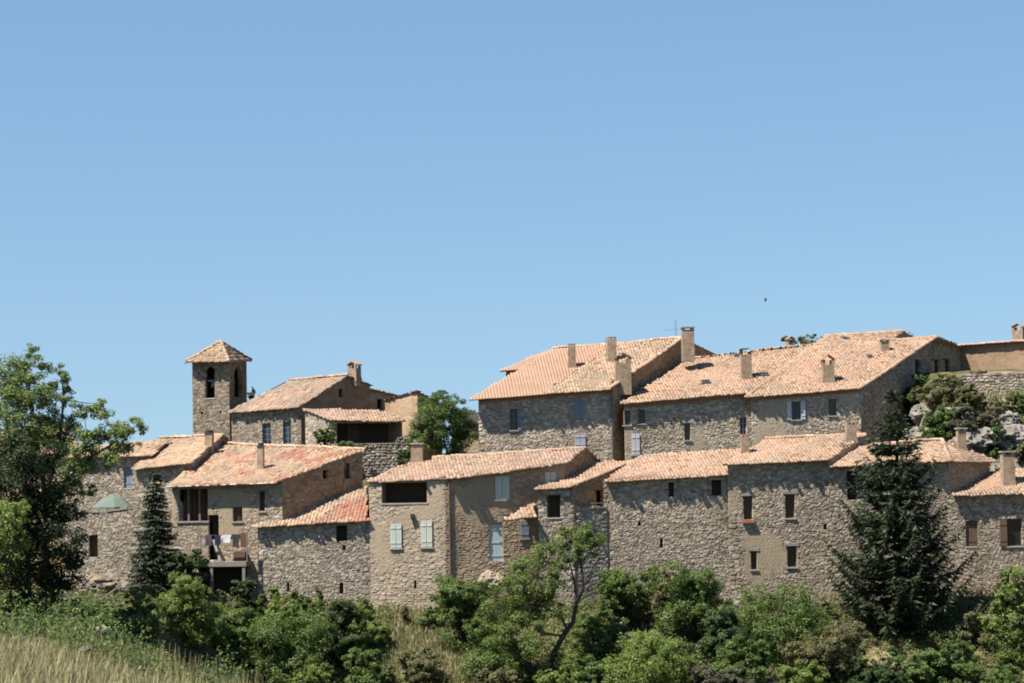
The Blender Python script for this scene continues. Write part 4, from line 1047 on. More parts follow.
def bush(u, vb, w, h, pal, label, seed, Y=None, n=None, size=.135, nl=None, cat='bush', name='bush', group=None, clump=.34, narrow=False, base=None):
    P = base or (ground_at(u, vb) if Y is None else at(u, vb, Y))
    if P is None: print('bush miss', u, vb); return
    if Y is not None and base is None:
        P = P.copy()
    rng = np.random.default_rng(seed); s_ = P.y / FPX; W, H = w * s_, h * s_
    lobes = []; nl = nl or max(7, int(6 + W * H * 1.1))
    for k in range(nl):
        f = rng.uniform(.0, 1.0); zz = H * (.22 + .6 * f); sp = W * .5 * math.sqrt(max(.05, 1 - (zz / H - .15) ** 2)) * .78
        if narrow: sp = W * .3 * (1.15 - zz / H)
        r = min(W, H) * rng.uniform(.11, .26) * (1.25 if narrow else 1)
        ang = rng.uniform(0, 2 * math.pi); q = math.sqrt(rng.random()) * sp
        zz = min(zz, H - r * .75)
        lobes.append((P + Vector((math.cos(ang) * q, math.sin(ang) * q * .8, zz)), r * 1.15, r * 1.1, r * rng.uniform(.75, 1.05)))
    lobes.append((P + Vector((0, 0, H * .3)), W * .36, W * .34, H * .34))
    n = int(n * 1.5) if n else int(min(24000, max(700, 2100 * (W * H) ** .95)))
    V, Fq, C = foliage(lobes, n, size, pal, rng, clump, zfloor=P.z - .6)
    # thin woody stems inside
    mb = MB()
    for k in range(min(7, nl)):
        c = lobes[k][0]; m = (P + c) / 2 + Vector((rng.normal(0, .12), rng.normal(0, .12), .1))
        mb.tube([P + Vector((rng.normal(0, .08), rng.normal(0, .08), -.4)), m, c], [.045, .03, .012], 5, 0, (1, 1, 1))
    sv = np.array(mb.v); quads = [f for f in mb.f if len(f) == 4]
    V2 = np.concatenate([V, sv]); F2 = np.concatenate([Fq, np.array(quads) + len(V)]); C2 = np.concatenate([C, np.full((len(sv), 3), .07)])
    mi = np.concatenate([np.zeros(len(Fq), int), np.ones(len(quads), int)])
    o = mesh_np(name, V2, F2, C2, [M['leaf'], M['bark']], None, matidx=mi)
    return prop(o, label, cat, group)

def tree(name, label, base, trunk, lobes, n, size, pal, seed, limbs=(), r0=.22, cat='tree', clump=.34, asp=.5, mat='leaf', hollow=.5):
    """trunk: points; lobes: (centre, rx, ry, rz); a limb runs to every lobe"""
    rng = np.random.default_rng(seed); root = thing(name, base, label, cat); mb = MB()
    T = [Vector(p) for p in trunk]; m = len(T)
    mb.tube(T, [r0 * (1 - .75 * k / (m - 1)) for k in range(m)], 8)
    for L, r in limbs: mb.tube(L, [r * (1 - .8 * k / (len(L) - 1)) for k in range(len(L))], 6)
    src = [(p, r0 * (1 - .75 * k / (m - 1))) for k, p in enumerate(T) if k > 0] + [(Vector(p), r * (1 - .8 * k / (len(L) - 1))) for L, r in limbs for k, p in enumerate(L)]
    for c, rx, ry, rz in lobes:
        cand = [(q, rr) for q, rr in src if q.z < c.z + .3] or src
        q, rr = min(cand, key=lambda t: (t[0] - c).length)
        mid = (q + c) / 2 + Vector((rng.normal(0, .15), rng.normal(0, .15), -.1)) * (q - c).length * .3
        rr = max(.03, rr * .5); mb.tube([q, mid, c], [rr, rr * .7, rr * .35], 5)
        for k in range(5):
            d = Vector(rng.normal(size=3)); d.z = abs(d.z) * .6 + .1; d.normalize()
            e = c + Vector((d.x * rx, d.y * ry, d.z * rz)) * .9; mb.tube([c, (c + e) / 2 + Vector((0, 0, .05)), e], [rr * .35, rr * .22, .008], 4)
    mb.build('trunk', M['bark'], root)
    V, Fq, C = foliage(lobes, n, size, pal, rng, clump, asp=asp, hollow=hollow)
    mesh_np('crown', V, Fq, C, M[mat], root)
    return root

def plobes(lst, Y, seed=0, flat=.9):
    rng = np.random.default_rng(seed); out = []
    for (u, v, r) in lst:
        yy = Y + rng.uniform(-1, 1) * r * Y / FPX * .9; R = r * Y / FPX
        out.append((at(u, v, yy), R * rng.uniform(.95, 1.15), R, R * flat * rng.uniform(.9, 1.1)))
    return out

# airy light tree at the left
Y = 131
b = at(42, 640, Y); b.z = min(b.z, tz(b.x, b.y)) if False else tz(b.x, b.y)
pts = lambda L, Y: [at(u, v, Y) for u, v in L]
lob = plobes([(6, 372, 20), (24, 366, 14), (30, 352, 9), (38, 385, 15), (62, 384, 11), (66, 398, 12), (60, 372, 8), (10, 405, 24), (40, 418, 20), (74, 424, 15), (98, 414, 13), (102, 404, 6), (118, 428, 14), (134, 428, 11), (142, 428, 6),
    (96, 436, 17), (126, 444, 12), (60, 446, 18), (20, 438, 18), (86, 462, 14), (108, 460, 12), (-15, 395, 26), (-20, 440, 26), (20, 392, 20), (48, 400, 16), (30, 430, 20), (58, 430, 17), (85, 445, 15), (112, 445, 12), (44, 364, 11), (84, 410, 11), (6, 455, 22), (70, 466, 15), (34, 455, 18), (70, 484, 13), (48, 470, 15), (90, 490, 9)], Y, 1)
tree('airy_tree', 'tall airy tree with thin light green foliage at the left edge', b,
    [b - Vector((0, 0, .5)), *pts([(44, 590), (46, 545), (46, 500), (40, 460), (34, 420), (28, 380)], Y)], lob, 42000, .145, G_AIRY, 31,
    limbs=[(pts([(46, 520), (66, 480), (92, 456), (125, 436)], Y), .10), (pts([(46, 500), (58, 450), (64, 400), (62, 378)], Y), .10), (pts([(44, 530), (20, 480), (8, 430), (4, 380)], Y), .11)], r0=.24, clump=.42, hollow=.15)
# dark dense tree in front of it
Y = 126
b = at(28, 640, Y); b.z = tz(b.x, b.y)
lob = plobes([(20, 458, 22), (48, 452, 16), (12, 490, 30), (48, 488, 24), (-12, 470, 26), (66, 512, 16), (40, 525, 30), (8, 535, 32), (64, 545, 20), (30, 565, 32), (-15, 560, 34), (60, 580, 20), (14, 600, 28), (44, 606, 22), (72, 560, 10)], Y, 2)
tree('dark_tree', 'dense dark green tree filling the lower left edge below the airy tree', b,
    [b - Vector((0, 0, .5)), *pts([(28, 610), (28, 570), (28, 520), (26, 475)], Y)], lob, 40000, .17, G_BLACK, 32, r0=.25, clump=.45, hollow=.35)
bush(14, 560, 56, 88, G_BRIGHT, 'bright sunlit leafy shrub in front of the dark tree at the left edge', 33, Y=123, n=3400, base=at(8, 572, 123))

# round tree between the houses
Y = 160.6
b = at(447, 468, Y); b.z = tz(b.x, b.y)
lob = plobes([(440, 405, 13), (428, 414, 13), (452, 412, 14), (440, 420, 18), (422, 430, 13), (460, 424, 13), (447, 434, 18), (430, 428, 15), (436, 396, 7), (446, 396, 6), (456, 404, 10), (424, 404, 8), (430, 443, 14), (464, 438, 11), (470, 432, 6), (448, 448, 11), (416, 440, 9)], Y, 3)
tree('round_tree', 'round green tree between the ochre building and the blue-shuttered house', b,
    [b - Vector((0, 0, .4)), *pts([(449, 462), (446, 448), (442, 430)], Y)], lob, 30000, .12, G_PINE, 34, limbs=[(pts([(459, 470), (457, 455), (454, 440), (452, 420)], Y), .09), (pts([(452, 466), (466, 452), (472, 444)], Y), .06)], r0=.12, clump=.45)

# almond tree in front
Y = 138.5
b = at(543, 692, Y); b.z = min(b.z, tz(b.x, b.y) + .2)
lob = plobes([(575, 537, 13), (592, 535, 9), (560, 545, 13), (585, 548, 11), (545, 562, 16), (548, 548, 8), (530, 585, 18), (515, 600, 17), (545, 588, 12), (500, 622, 18), (525, 618, 17), (486, 640, 17), (510, 645, 19), (480, 662, 16), (500, 668, 18), (530, 648, 14), (468, 672, 14), (524, 568, 10), (535, 668, 12), (560, 655, 12), (515, 672, 16), (490, 678, 15), (556, 612, 8), (560, 566, 8), (505, 582, 13), (490, 604, 14), (520, 566, 11), (532, 612, 16), (512, 632, 15), (476, 630, 13), (556, 580, 13), (598, 540, 10), (588, 532, 11), (566, 532, 9), (572, 560, 12), (548, 600, 13), (535, 630, 13), (496, 655, 16)], Y, 4)
tree('almond_tree', 'almond tree with a dark forked trunk standing in front of the village walls', b,
    [b - Vector((0, 0, .6)), *pts([(546, 683), (553, 655), (563, 636), (573, 622), (576, 604), (583, 588), (582, 570), (577, 550)], Y)], lob, 44000, .125, G_BRIGHT[:2] + G_MID, 35,
    limbs=[(pts([(545, 686), (530, 668), (512, 661), (495, 656), (480, 655)], Y), .13), (pts([(567, 630), (561, 616), (550, 610), (536, 604), (525, 596)], Y), .08), (pts([(576, 600), (574, 580), (569, 560), (566, 545)], Y), .07), (pts([(583, 585), (590, 578), (600, 574), (606, 572)], Y), .05)], r0=.2, clump=.44, hollow=.2)

# ------------------------------------------------------------------ conifers
def conifer(name, label, u, vt, vb, half, Y, pal, seed, n_wh=36, up=.25, droop=.35, power=.9, per=8, size=.34, open_=.0, base=None, fat=1.0, hang=.32):
    rng = np.random.default_rng(seed); T = at(u, vt, Y); b = Vector((at(u, vb, Y).x, Y, 0)); b.z = min(tz(b.x, b.y), at(u, vb, Y).z); H = T.z - b.z
    root = thing(name, b, label, 'tree'); mb = MB(); mb.tube([b - Vector((0, 0, .4)), b + Vector((0, 0, H * .5)), T], [.02 * H, .011 * H, .01], 8)
    cs = []; ds = []; ws = []
    half = half * Y / FPX
    for i in range(n_wh):
        f = (i + rng.uniform(-.3, .3)) / n_wh; f = min(max(f, .01), .995); z = H * (.06 + .935 * f); Lr = half * (1 - f) ** power * rng.uniform(.8, 1.05) + .12
        nb = per if f < .85 else 5
        for j in range(nb):
            a = 2 * math.pi * (j + rng.random() * .8) / nb; L = Lr * rng.uniform(.55, 1.12)
            d = np.array([math.cos(a), math.sin(a), 0]); pts_ = []; m = max(4, int(L / .16))
            for k in range(m + 1):
                q = k / m; zz = z - droop * L * q * (1 - .15 * q) + up * L * q ** 3 * 1.3
                pts_.append(np.array([b.x, b.y, b.z + zz]) + d * L * q)
            if i % 1 == 0: mb.tube([Vector(p) for p in pts_[::max(1, m // 4)]], [max(.008, .05 * (1 - k / 6) * (L / 2.5 + .3)) for k in range(len(pts_[::max(1, m // 4)]))], 4, cap=False)
            side = np.array([-d[1], d[0], 0])
            for k in range(1, m + 1):
                q = k / m
                if rng.random() < open_ * (1 - q): continue
                tl = (.16 + .36 * math.sin(math.pi * min(1, q * .85 + .12)) * min(1.0, L / 1.6)) * rng.uniform(.7, 1.2)
                for sgn in (-1, 1):
                    dr = side * sgn * .8 + d * .65 + np.array([0, 0, -hang + rng.normal(0, .16)])
                    dr /= np.linalg.norm(dr); nseg = max(1, int(tl / .13))
                    for t in range(nseg):
                        cs.append(pts_[k] + dr * tl * (t + .5) / nseg); ds.append(dr + rng.normal(0, .25, 3)); ws.append(.22 * rng.uniform(.8, 1.3))
                dr = d + np.array([0, 0, rng.normal(-.1, .3)]); cs.append(pts_[k] + np.array([0, 0, .03])); ds.append(dr); ws.append(.22)
                if rng.random() < .6: cs.append(pts_[k] - np.array([0, 0, .1])); ds.append(np.array([d[0] * .3, d[1] * .3, -1]) + rng.normal(0, .3, 3)); ws.append(.2)
    mb.build('trunk', M['bark'], root)
    c = np.array(cs); a = np.array(ds); a /= np.linalg.norm(a, axis=1)[:, None]; w_ = np.array(ws)[:, None] * fat; n = len(c)
    r = rng.normal(size=(n, 3)) * .7 + np.array([0, 0, 1.]); bb = np.cross(a, r); bb /= np.linalg.norm(bb, axis=1)[:, None]
    V = np.stack([c - a * w_ * .6, c + bb * w_ * .17, c + a * w_ * .8, c - bb * w_ * .17], 1).reshape(-1, 3)
    pal = np.array(pal); col = pal[rng.integers(0, len(pal), n)] * (1 + rng.normal(0, .15, (n, 1)))
    mesh_np('crown', V, np.arange(4 * n).reshape(-1, 4), np.repeat(np.clip(col, .006, .3), 4, 0), M['needle'], root)
    return root
conifer('fir_tree', 'tall dark fir with layered drooping branches, standing alone before the right-hand houses', 899, 382, 640, 90, 143.6, G_CONIF, 41, n_wh=28, per=12, power=.95, up=.44, droop=.36, open_=.02, fat=1.45, hang=.2)
conifer('spruce_tree', 'narrow dark spruce standing against the left-hand houses', 156, 468, 640, 40, 146.3, G_SPRUCE, 42, n_wh=44, per=8, power=.8, up=.1, droop=.35, open_=.08, fat=1.25)

# cypress tip and far treetop
V_ = at(252.5, 402, 176)
bush(252.5, 402, 9, 17, G_DARK, 'small dark conifer tip peeping over the roof beside the bell tower', 43, base=at(252.5, 403, 176), n=700, size=.15, nl=6, narrow=True, cat='tree', name='conifer_tip')
b = at(803, 380, 191); b.z = tz(b.x, b.y)
tree('treetop', 'treetop showing above the long upper roof beside a small chimney', b, [b, *pts([(803, 372), (804, 350)], 191)], plobes([(786, 342, 7), (797, 343, 7), (806, 341, 7), (816, 340, 7), (824, 340, 6), (803, 352, 14), (815, 352, 12)], 191, 6), 3500, .2, G_OLIVE, 44, r0=.15)

# ------------------------------------------------------------------ bushes below the walls, one by one
BUSHES = [
 # u, vbase, w, h, palette, label
 (104, 634, 46, 40, G_MID, 'rounded green bush above the pale stones at the left, under the dark window'),
 (82, 628, 30, 30, G_DARK, 'small dark bush beside the foot of the dark tree'),
 (142, 648, 48, 62, G_MID, 'leafy bush at the foot of the narrow dark spruce'),
 (188, 600, 46, 52, G_DARK, 'dark shrub just right of the narrow spruce, under the loggia wall'),
 (190, 648, 66, 72, G_BRIGHT, 'big bright yellow-green bush below the balcony'),
 (246, 622, 34, 44, G_DARK, 'dark shrub in the shade right below the balcony'),
 (240, 668, 62, 62, G_MID, 'mid green bush right of the bright yellow-green one'),
 (214, 700, 60, 50, G_GREY, 'greyish low bush at the bottom edge above the dry grass'),
 (276, 650, 52, 50, G_BRIGHT, 'sunny bush at the foot of the climbing plants'),
 (292, 690, 86, 78, G_MID, 'broad green bush in front of the low house with the red roof part'),
 (338, 668, 54, 66, G_DARK, 'dark bush below the corner between the low house and the tall pale house'),
 (367, 652, 40, 50, G_BRIGHT, 'small rounded light green bush below the corner of the tall pale house'),
 (372, 700, 54, 54, G_MID, 'bush at the bottom edge below the light green rounded one'),
 (312, 712, 60, 50, G_BRIGHT, 'light green bush at the bottom edge left of the dry bank'),
 (404, 628, 12, 26, G_OLIVE, 'thin weedy stalk at the foot of the tall pale house'),
 (432, 630, 36, 26, G_MID, 'low green shrub at the right foot of the tall pale house'),
 (470, 606, 44, 50, G_DARK, 'dark rounded bush in front of the corner of the tall pale house'),
 (464, 652, 66, 76, G_MID, 'large bush below the dark rounded one, left of the almond tree'),
 (425, 704, 56, 54, G_OLIVE, 'olive bush at the bottom edge on the dry bank'),
 (507, 584, 22, 30, G_DARK, 'small dark shrub by the pale blue door'),
 (600, 668, 52, 54, G_MID, 'bush right behind the almond trunk beside the white rock'),
 (622, 630, 74, 62, G_MID, 'broad bush under the plain wall of the long low house'),
 (652, 706, 88, 82, G_BRIGHT, 'light green bush at the bottom edge below the white rock'),
 (690, 640, 70, 78, G_MID, 'tall bush against the corner left of the four-window house'),
 (668, 610, 40, 44, G_OLIVE, 'yellowish bush top against the plain wall of the long low house'),
 (722, 668, 60, 62, G_DARK, 'dark bush in a hollow left of the green mound'),
 (722, 712, 62, 52, G_GREY, 'greyish scrub at the bottom edge left of the green mound'),
 (786, 660, 124, 74, G_MID, 'wide dome of green creepers below the four-window house'),
 (748, 690, 76, 54, G_MID, 'scrubby bush in front of the wide green dome'),
 (826, 680, 90, 62, G_OLIVE, 'olive scrub between the green dome and the fir'),
 (800, 716, 90, 50, G_BRIGHT, 'light green scrub at the bottom edge left of the fir'),
 (880, 702, 80, 50, G_DARK, 'dark scrub at the foot of the tall fir'),
 (952, 690, 62, 56, G_MID, 'scrub right of the foot of the tall fir'),
 (976, 650, 40, 40, G_OLIVE, 'yellowish low scrub under the wall of the brown-shuttered house'),
 (1014, 668, 52, 104, G_BRIGHT, 'pale green tall bush at the right edge'),
 (1000, 714, 64, 54, G_MID, 'bush in the bottom right corner'),
 (560, 712, 70, 46, G_BRIGHT, 'light scrub around the foot of the almond trunk'),
 (500, 714, 70, 48, G_OLIVE, 'olive scrub at the bottom edge left of the almond trunk'),
 (957, 402, 46, 28, G_OLIVE, 'dense olive bush below the left end of the dry stone wall'),
 (919, 400, 30, 28, G_PINE, 'green bush under the shaded gable, nearest to the fir top'),
 (1001, 416, 36, 22, G_OLIVE, 'olive scrub below the right half of the dry stone wall'),
 (954, 432, 34, 24, G_MID, 'green bush in the middle of the rocky bank'),
 (918, 694, 54, 48, G_MID, 'scrub directly below the tall fir at the bottom edge'),
 (668, 690, 60, 52, G_MID, 'leafy scrub right of the white rock, under the tall corner bush'),
 (590, 706, 60, 58, G_MID, 'leafy scrub just right of the foot of the almond trunk'),
 (300, 626, 40, 34, G_MID, 'small bush against the wall between the climbing plants'),
 # on the rocky bank
 (936, 410, 60, 38, G_OLIVE, 'spreading olive bush at the top of the rocky bank below the shaded gable'),
 (972, 408, 44, 20, G_OLIVE, 'second spreading bush at the top of the rocky bank, under the dry stone wall'),
 (940, 450, 42, 44, G_PINE, 'upright green bush on the rocky bank close right of the fir'),
 (966, 436, 40, 30, G_GREY, 'greyish brown scrub in the middle of the rocky bank'),
 (984, 428, 34, 20, G_GREY, 'dry grey scrub on the rocky bank near the right edge'),
 (1018, 416, 24, 24, G_PINE, 'green bush at the right edge under the dry stone wall'),
 (996, 456, 24, 32, G_PINE, 'green bush between the pale boulders at the foot of the rocky bank'),
 (912, 424, 24, 40, G_DARK, 'dark bush on the rocky bank close behind the fir'),
 (1020, 470, 20, 24, G_OLIVE, 'olive bush behind the right-hand chimney'),
]
for i, (u, vb, w_, h_, pal, lab) in enumerate(BUSHES): bush(u, vb, w_, h_, pal, lab, 200 + i)

# climbing plants on the low house, ivy by the porch
for i, (u, vt, w_, lab) in enumerate([(262, 588, 13, 'leftmost climbing plant on the front of the low house with red roof tiles'), (276, 572, 15, 'tallest broad climbing plant on the front of the low house'),
        (294, 580, 11, 'slim climbing plant right of the tallest broad one on the low house'), (321, 574, 11, 'lone pointed climbing plant on the right half of the low house front')]):
    P = at(u, 624, 146.85)
    bush(u, 624, w_, 624 - vt, G_BRIGHT if i != 2 else G_MID, lab, 300 + i, base=P, n=1700, size=.15, nl=12, narrow=True, cat='climber', name='climbing_plant', group='climbing plants on the low house')
bush(325, 446, 23, 24, G_MID, 'ivy bush growing on the stone wall left of the porch', 310, base=at(325, 447, 162.2), n=2200, size=.13)
bush(406, 470, 20, 28, G_DARK, 'dark creeper on the end of the terrace wall behind the capped chimney', 311, base=at(405, 470, 160.6), n=1500, size=.13)
bush(352, 447, 36, 8, G_MID, 'low trailing plant along the edge of the porch terrace', 312, base=at(350, 447, 161.6), n=700, size=.12)
bush(978, 376, 30, 6, G_GREY, 'thin scrub on top of the dry stone wall', 313, base=at(980, 376, 166.9), n=500, size=.12)

# pale rocks
for i, (u, v, w_, h_, lab) in enumerate([(101, 640, 22, 11, 'flat pale stone among the green weeds at the left'), (617, 643, 15, 17, 'white rock among the bushes right of the almond trunk'), (491, 586, 18, 13, 'tan boulder at the foot of the wall by the pale blue door'),
    (921, 421, 15, 14, 'pale boulder high on the rocky bank beside the fir'), (914, 444, 20, 14, 'pale boulder lower on the rocky bank beside the fir'), (970, 452, 26, 17, 'large pale boulder at the foot of the rocky bank behind the slim chimney'),
    (990, 446, 26, 16, 'pale rock slab right of the large boulder behind the slim chimney'), (1014, 446, 26, 18, 'rounded pale boulder at the right edge of the rocky bank'), (1008, 428, 18, 12, 'small pale rock above the rounded boulder at the right edge'),
    (951, 420, 14, 9, 'small grey rock in the scrub in the middle of the rocky bank'), (736, 612, 9, 9, 'small pale stone at the left foot of the four-window house'), (104, 596, 44, 20, 'rock outcrop below the terrace wall with the dark window'), (990, 626, 9, 11, 'small whitish stone under the brown-shuttered house'),
    (86, 652, 7, 5, 'little white stone in the grass at the left'), (775, 690, 12, 8, 'reddish stone in the scrub at the bottom')]):
    if i == 13: rock(u, v, w_, h_, lab, Y=62, seed=i)
    elif i == 11: rock(u, v, w_, h_, lab, Y=149.2, seed=i, col=(.15, .125, .095))
    elif i == 2: rock(u, v, w_, h_, lab, Y=146.4, seed=i, col=(.22, .175, .125))
    elif i == 14: rock(u, v, w_, h_, lab, seed=i, col=(.40, .28, .20))
    else: rock(u, v, w_, h_, lab, seed=i)

# ------------------------------------------------------------------ grass and ground cover
rng = np.random.default_rng(5)
def blades(name, x, y, hgt, wid, pal, rng, lean=.35, z=None, mat='grassblade', seeds=False):
    n = len(x); z = terrain(x, y) if z is None else z; a = rng.uniform(0, 2 * math.pi, n); d = np.stack([np.cos(a), np.sin(a), np.zeros(n)], 1)
    s_ = np.stack([-d[:, 1], d[:, 0], np.zeros(n)], 1); ln = rng.uniform(.05, lean, n)[:, None] * hgt[:, None]
    b = np.stack([x, y, z - .03], 1); up = np.array([0, 0, 1.0]); h = hgt[:, None]; w = wid[:, None]
    m = b + up * h * .55 + d * ln * .35; t = b + up * h + d * ln
    V = np.stack([b - s_ * w * .5, b + s_ * w * .5, m + s_ * w * .42, m - s_ * w * .42, t + s_ * w * .12, t - s_ * w * .12], 1).reshape(-1, 3)
    k = np.arange(n)[:, None, None] * 6; Fq = (k + np.array([[0, 1, 2, 3], [3, 2, 4, 5]])[None]).reshape(-1, 4)
    pal = np.array(pal); c = pal[rng.integers(0, len(pal), n)] * (1 + rng.normal(0, .14, (n, 1)))
    return mesh_np(name, V, Fq, np.repeat(np.clip(c, .01, .5), 6, 0), M[mat])
DRY = [(.27, .245, .125), (.31, .28, .15), (.22, .215, .10), (.25, .245, .115), (.19, .15, .085)]
GRN = [(.10, .13, .035), (.13, .15, .05), (.16, .17, .06)]
n = 62000
y = 34 + 30 * rng.random(n) ** .8; x = -rng.uniform(2.0, 16, n) * (y / 50)
x = np.where(rng.random(n) < .8, x, x)
pn = fbm(x * .5, y * .3, 44, 3)
k = x < -1.5; x, y, pn = x[k], y[k], pn[k]
hh = rng.uniform(.28, .75, len(x)) * (.7 + .7 * pn)
g1 = pn + rng.normal(0, .09, len(x)) < .64
o = blades('dry_grass', x[g1], y[g1], hh[g1], rng.uniform(.012, .03, g1.sum()), DRY, rng, lean=.6); prop(o, kind='stuff')
g2 = ~g1
o = blades('green_grass', x[g2], y[g2], hh[g2] * .9, rng.uniform(.014, .03, g2.sum()), GRN + DRY[:2], rng); prop(o, kind='stuff')
# taller green weeds along the crest of the grassy field
n = 26000; y = rng.uniform(61, 72, n); x = -rng.uniform(7.0, 21, n); cl = fbm(x * .6, y * .5, 61, 3)
k = cl > .40; x, y, cl = x[k], y[k], cl[k]; zz = terrain(x, y); hh = rng.uniform(.0, 1, len(x)) * (.7 + 1.7 * (cl - .38) * 2)
c = np.stack([x, y, zz + hh], 1); nn = rng.normal(size=(len(x), 3)) + np.array([0, 0, .8]); nn /= np.linalg.norm(nn, axis=1)[:, None]
V, Fq, C = leaf_quads(c, nn, .105, .5, rng, G_MID + G_DARK + G_BRIGHT[:2]); o = mesh_np('weeds', V, Fq, C, M['leaf']); prop(o, kind='stuff')
n = 4500; y = rng.uniform(62, 71, n); x = -rng.uniform(6.5, 21, n)
o = blades('weed_stalks', x, y, rng.uniform(.5, 1.3, n), rng.uniform(.015, .03, n), GRN + DRY, rng, lean=.2); prop(o, kind='stuff')
# undergrowth and dry grass over the slope below the walls, and on the rocky bank
def slope_pts(n):
    x = rng.uniform(-34, 36, n); y = 118 + 29.5 * rng.random(n) ** .7; return x, y
def bank_pts(n): return rng.uniform(25.5, 40, n), rng.uniform(156, 164.6, n)
X = []; Yv = []
for x, y in (slope_pts(15000), bank_pts(500)): X.append(x); Yv.append(y)
x = np.concatenate(X); y = np.concatenate(Yv); cl = fbm(x * .3, y * .3, 71, 3); k = (cl > .30) & ~((x > -7) & (x < -2.5) & (y > 139)); x, y = x[k], y[k]
m = 14; cx = np.repeat(x, m) + rng.normal(0, .28, len(x) * m); cy = np.repeat(y, m) + rng.normal(0, .28, len(x) * m); hz = np.repeat(rng.uniform(.15, .75, len(x)), m) * rng.random(len(x) * m)
c = np.stack([cx, cy, terrain(cx, cy) + hz], 1); nn = rng.normal(size=(len(cx), 3)) * .7 + np.array([0, -.2, .9]); nn /= np.linalg.norm(nn, axis=1)[:, None]
V, Fq, C = leaf_quads(c, nn, .2, .5, rng, G_MID + G_OLIVE, np.repeat(rng.integers(0, 8, len(x)), m)); o = mesh_np('undergrowth', V, Fq, C, M['leaf']); prop(o, kind='stuff')
x1, y1 = slope_pts(22000); x2, y2 = bank_pts(5000); x3 = rng.uniform(-8.5, -1.5, 9000); y3 = rng.uniform(137, 147, 9000)
x = np.concatenate([x1, x2, x3]); y = np.concatenate([y1, y2, y3])
o = blades('slope_grass', x, y, rng.uniform(.2, .55, len(x)), rng.uniform(.03, .06, len(x)), DRY + [(.20, .19, .09)] + G_OLIVE[:2], rng, lean=.5); prop(o, kind='stuff')

# bare dead branches below the terrace wall
mb = MB(); r_ = random.Random(4); Y = 140
for L in ([(62, 590), (74, 575), (88, 566), (98, 560)], [(60, 596), (80, 588), (100, 584), (112, 586)], [(64, 600), (78, 596), (96, 604)], [(80, 588), (92, 576), (104, 572)], [(100, 600), (118, 588), (136, 586), (150, 584)], [(66, 604), (84, 600), (108, 594), (126, 580)]):
    mb.tube(pts(L, Y + r_.uniform(-.4, .4)), [.05 - .04 * k / (len(L) - 1) for k in range(len(L))], 5)
mb.tube(pts([(60, 640), (60, 604), (62, 588)], Y), [.07, .06, .05], 6)
prop(mb.build('dead_branches', M['wood']), 'bare grey dead branches below the terrace wall beside the dark tree', 'dead branches')

# ------------------------------------------------------------------ parasol, washing line, bird
Y = 151.4; c = at(113, 500, Y); s_ = Y / FPX; R = 21 * s_; top = at(113, 491.5, Y); root = thing('parasol', Vector((c.x, c.y, at(113, 514, Y).z - .6)), 'open pale green parasol on the stone terrace at the left', 'parasol')
mb = MB(); N = 8; edge = [Vector((c.x + R * math.cos(2 * math.pi * (k + .3) / N), c.y + R * math.sin(2 * math.pi * (k + .3) / N), at(113, 507, Y).z)) for k in range(N)]
top = Vector((c.x, c.y, at(113, 493.5, Y).z))
for k in range(N):
    a, b_ = edge[k], edge[(k + 1) % N]; ma = (a + top) / 2 + Vector((0, 0, .10)); mm = (b_ + top) / 2 + Vector((0, 0, .10))
    mb.quad(a, b_, mm, ma); mb.poly([ma, mm, top]); v = Vector((0, 0, -.16)); mb.quad(a + v, b_ + v, b_, a)
    mb.quad(ma - Vector((0, 0, .02)), mm - Vector((0, 0, .02)), b_ - Vector((0, 0, .02)), a - Vector((0, 0, .02)))
mb.build('canopy', M['parasol'], root)
mb = MB(); mb.tube([Vector((c.x, c.y, at(113, 514, Y).z - .6)), top + Vector((0, 0, .12))], .025, 8); mb.build('pole', M['wood'], root)
mb = MB()
for k in range(N): mb.tube([edge[k] - Vector((0, 0, .03)), top - Vector((0, 0, .05))], .012, 4)
mb.build('ribs', M['wood'], root)

w, ba0, ba1, bz = BALC; LO = 1.05
l0 = w.px(206, 534); l1 = w.px(252, 532.5)
lp = [w.pt(l0[0] + (l1[0] - l0[0]) * q / 6, l0[1] + (l1[1] - l0[1]) * q / 6 - .10 * math.sin(math.pi * q / 6), LO) for q in range(7)]
mb = MB(); mb.tube(lp, .01, 4); root = thing('clothesline', lp[0], 'washing line strung across the balcony of the loggia house', 'clothesline'); mb.build('line', M['wood'], root)
mb = MB()
for p in (lp[0], lp[-1]): mb.tube([Vector((p.x, p.y, bz)), p + Vector((0, 0, .06))], .03, 6)
mb.build('post', M['beam'], root)
CL = {'navy': (.03, .035, .06), 'black': (.025, .024, .026), 'white': (.66, .70, .74), 'charcoal': (.055, .05, .055), 'rust': (.16, .08, .06), 'mauve': (.10, .08, .11)}
for k_, v_ in CL.items(): M['cloth_' + k_] = flat_mat('cloth_' + k_, tuple(x * .8 for x in v_), .9, .1, 4, .85, 1.12, .1)
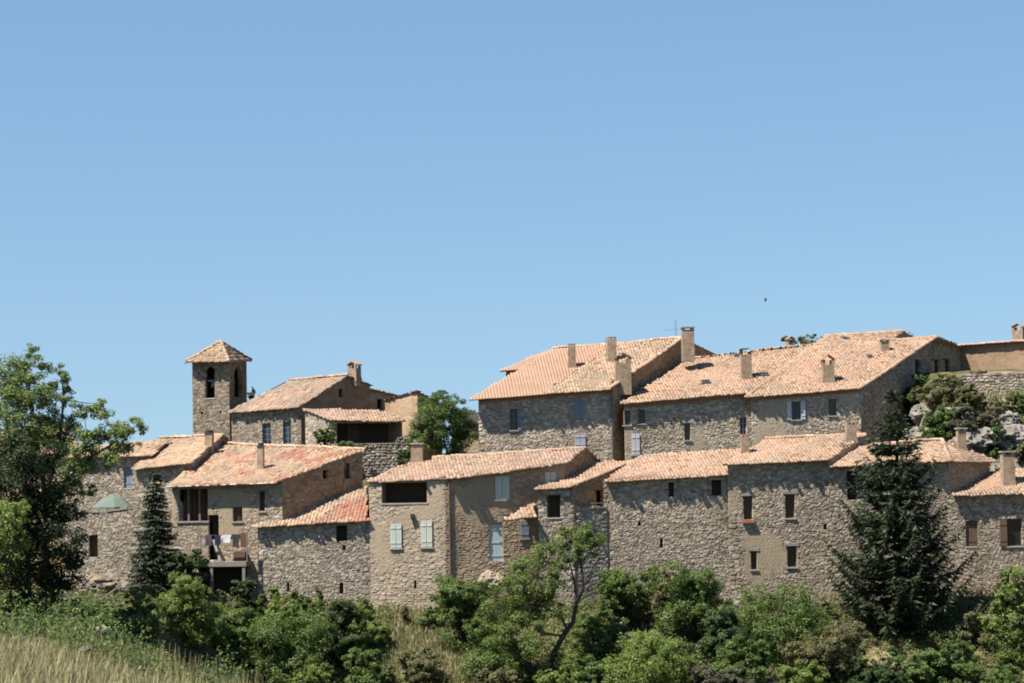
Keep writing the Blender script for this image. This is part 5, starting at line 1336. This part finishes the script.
SHIRT = [(-.5, 0), (.5, 0), (.72, -.35), (.5, -.42), (.42, -.25), (.4, -1), (-.4, -1), (-.42, -.25), (-.5, -.42), (-.72, -.35)]
TROUS = [(-.4, 0), (.4, 0), (.46, -1), (.08, -1), (0, -.35), (-.08, -1), (-.46, -1)]
TOWEL = [(-.5, 0), (.5, 0), (.5, -1), (-.5, -1)]
for (u, wp, hp, shp, colr, lab) in [(214, 8, 11, TROUS, 'mauve', 'dark mauve trousers hanging at the left end of the washing line'), (223, 6, 10, TOWEL, 'navy', 'navy cloth hanging second from the left on the washing line'),
        (232, 9, 7.5, SHIRT, 'white', 'white shirt hanging in the middle of the washing line'), (241, 8, 13, SHIRT, 'charcoal', 'charcoal top hanging right of the white shirt'), (248.5, 6, 14, TOWEL, 'rust', 'rust brown cloth hanging at the right end of the washing line')]:
    a = w.px(u, 534)[0]; q = (a - l0[0]) / (l1[0] - l0[0]); z = l0[1] + (l1[1] - l0[1]) * q - .10 * math.sin(math.pi * q) + .01
    s_ = 147 / FPX; mb = MB(); P = [w.pt(a + px_ * wp * s_, z + pz * hp * s_, LO + .012 + .05 * math.sin(px_ * 7) * -pz) for px_, pz in shp]; Q = [p - w.n * .024 for p in P]
    mb.poly(P); mb.poly(Q[::-1])
    for i in range(len(P)): j = (i + 1) % len(P); mb.quad(P[i], Q[i], Q[j], P[j])
    prop(mb.build('garment', M['cloth_' + colr]), lab, 'garment')

c = at(765.5, 300, 140); mb = MB(); mb.tube([c + Vector((-.02, 0, -.11)), c + Vector((0, 0, -.03)), c + Vector((.0, .02, .06)), c + Vector((.01, .03, .12))], [.008, .035, .034, .01], 6)
for sg in (-1, 1): mb.poly([c + Vector((0, 0, .05)), c + Vector((sg * .05, -.03, .11)), c + Vector((sg * .07, -.02, -.06)), c + Vector((sg * .03, 0, -.02))]); mb.poly([c + Vector((0, 0, .045)), c + Vector((sg * .03, 0, -.025)), c + Vector((sg * .07, -.02, -.065)), c + Vector((sg * .05, -.03, .105))])
prop(mb.build('bird', M['bird']), 'tiny dark bird flying high above the long upper roof', 'bird')
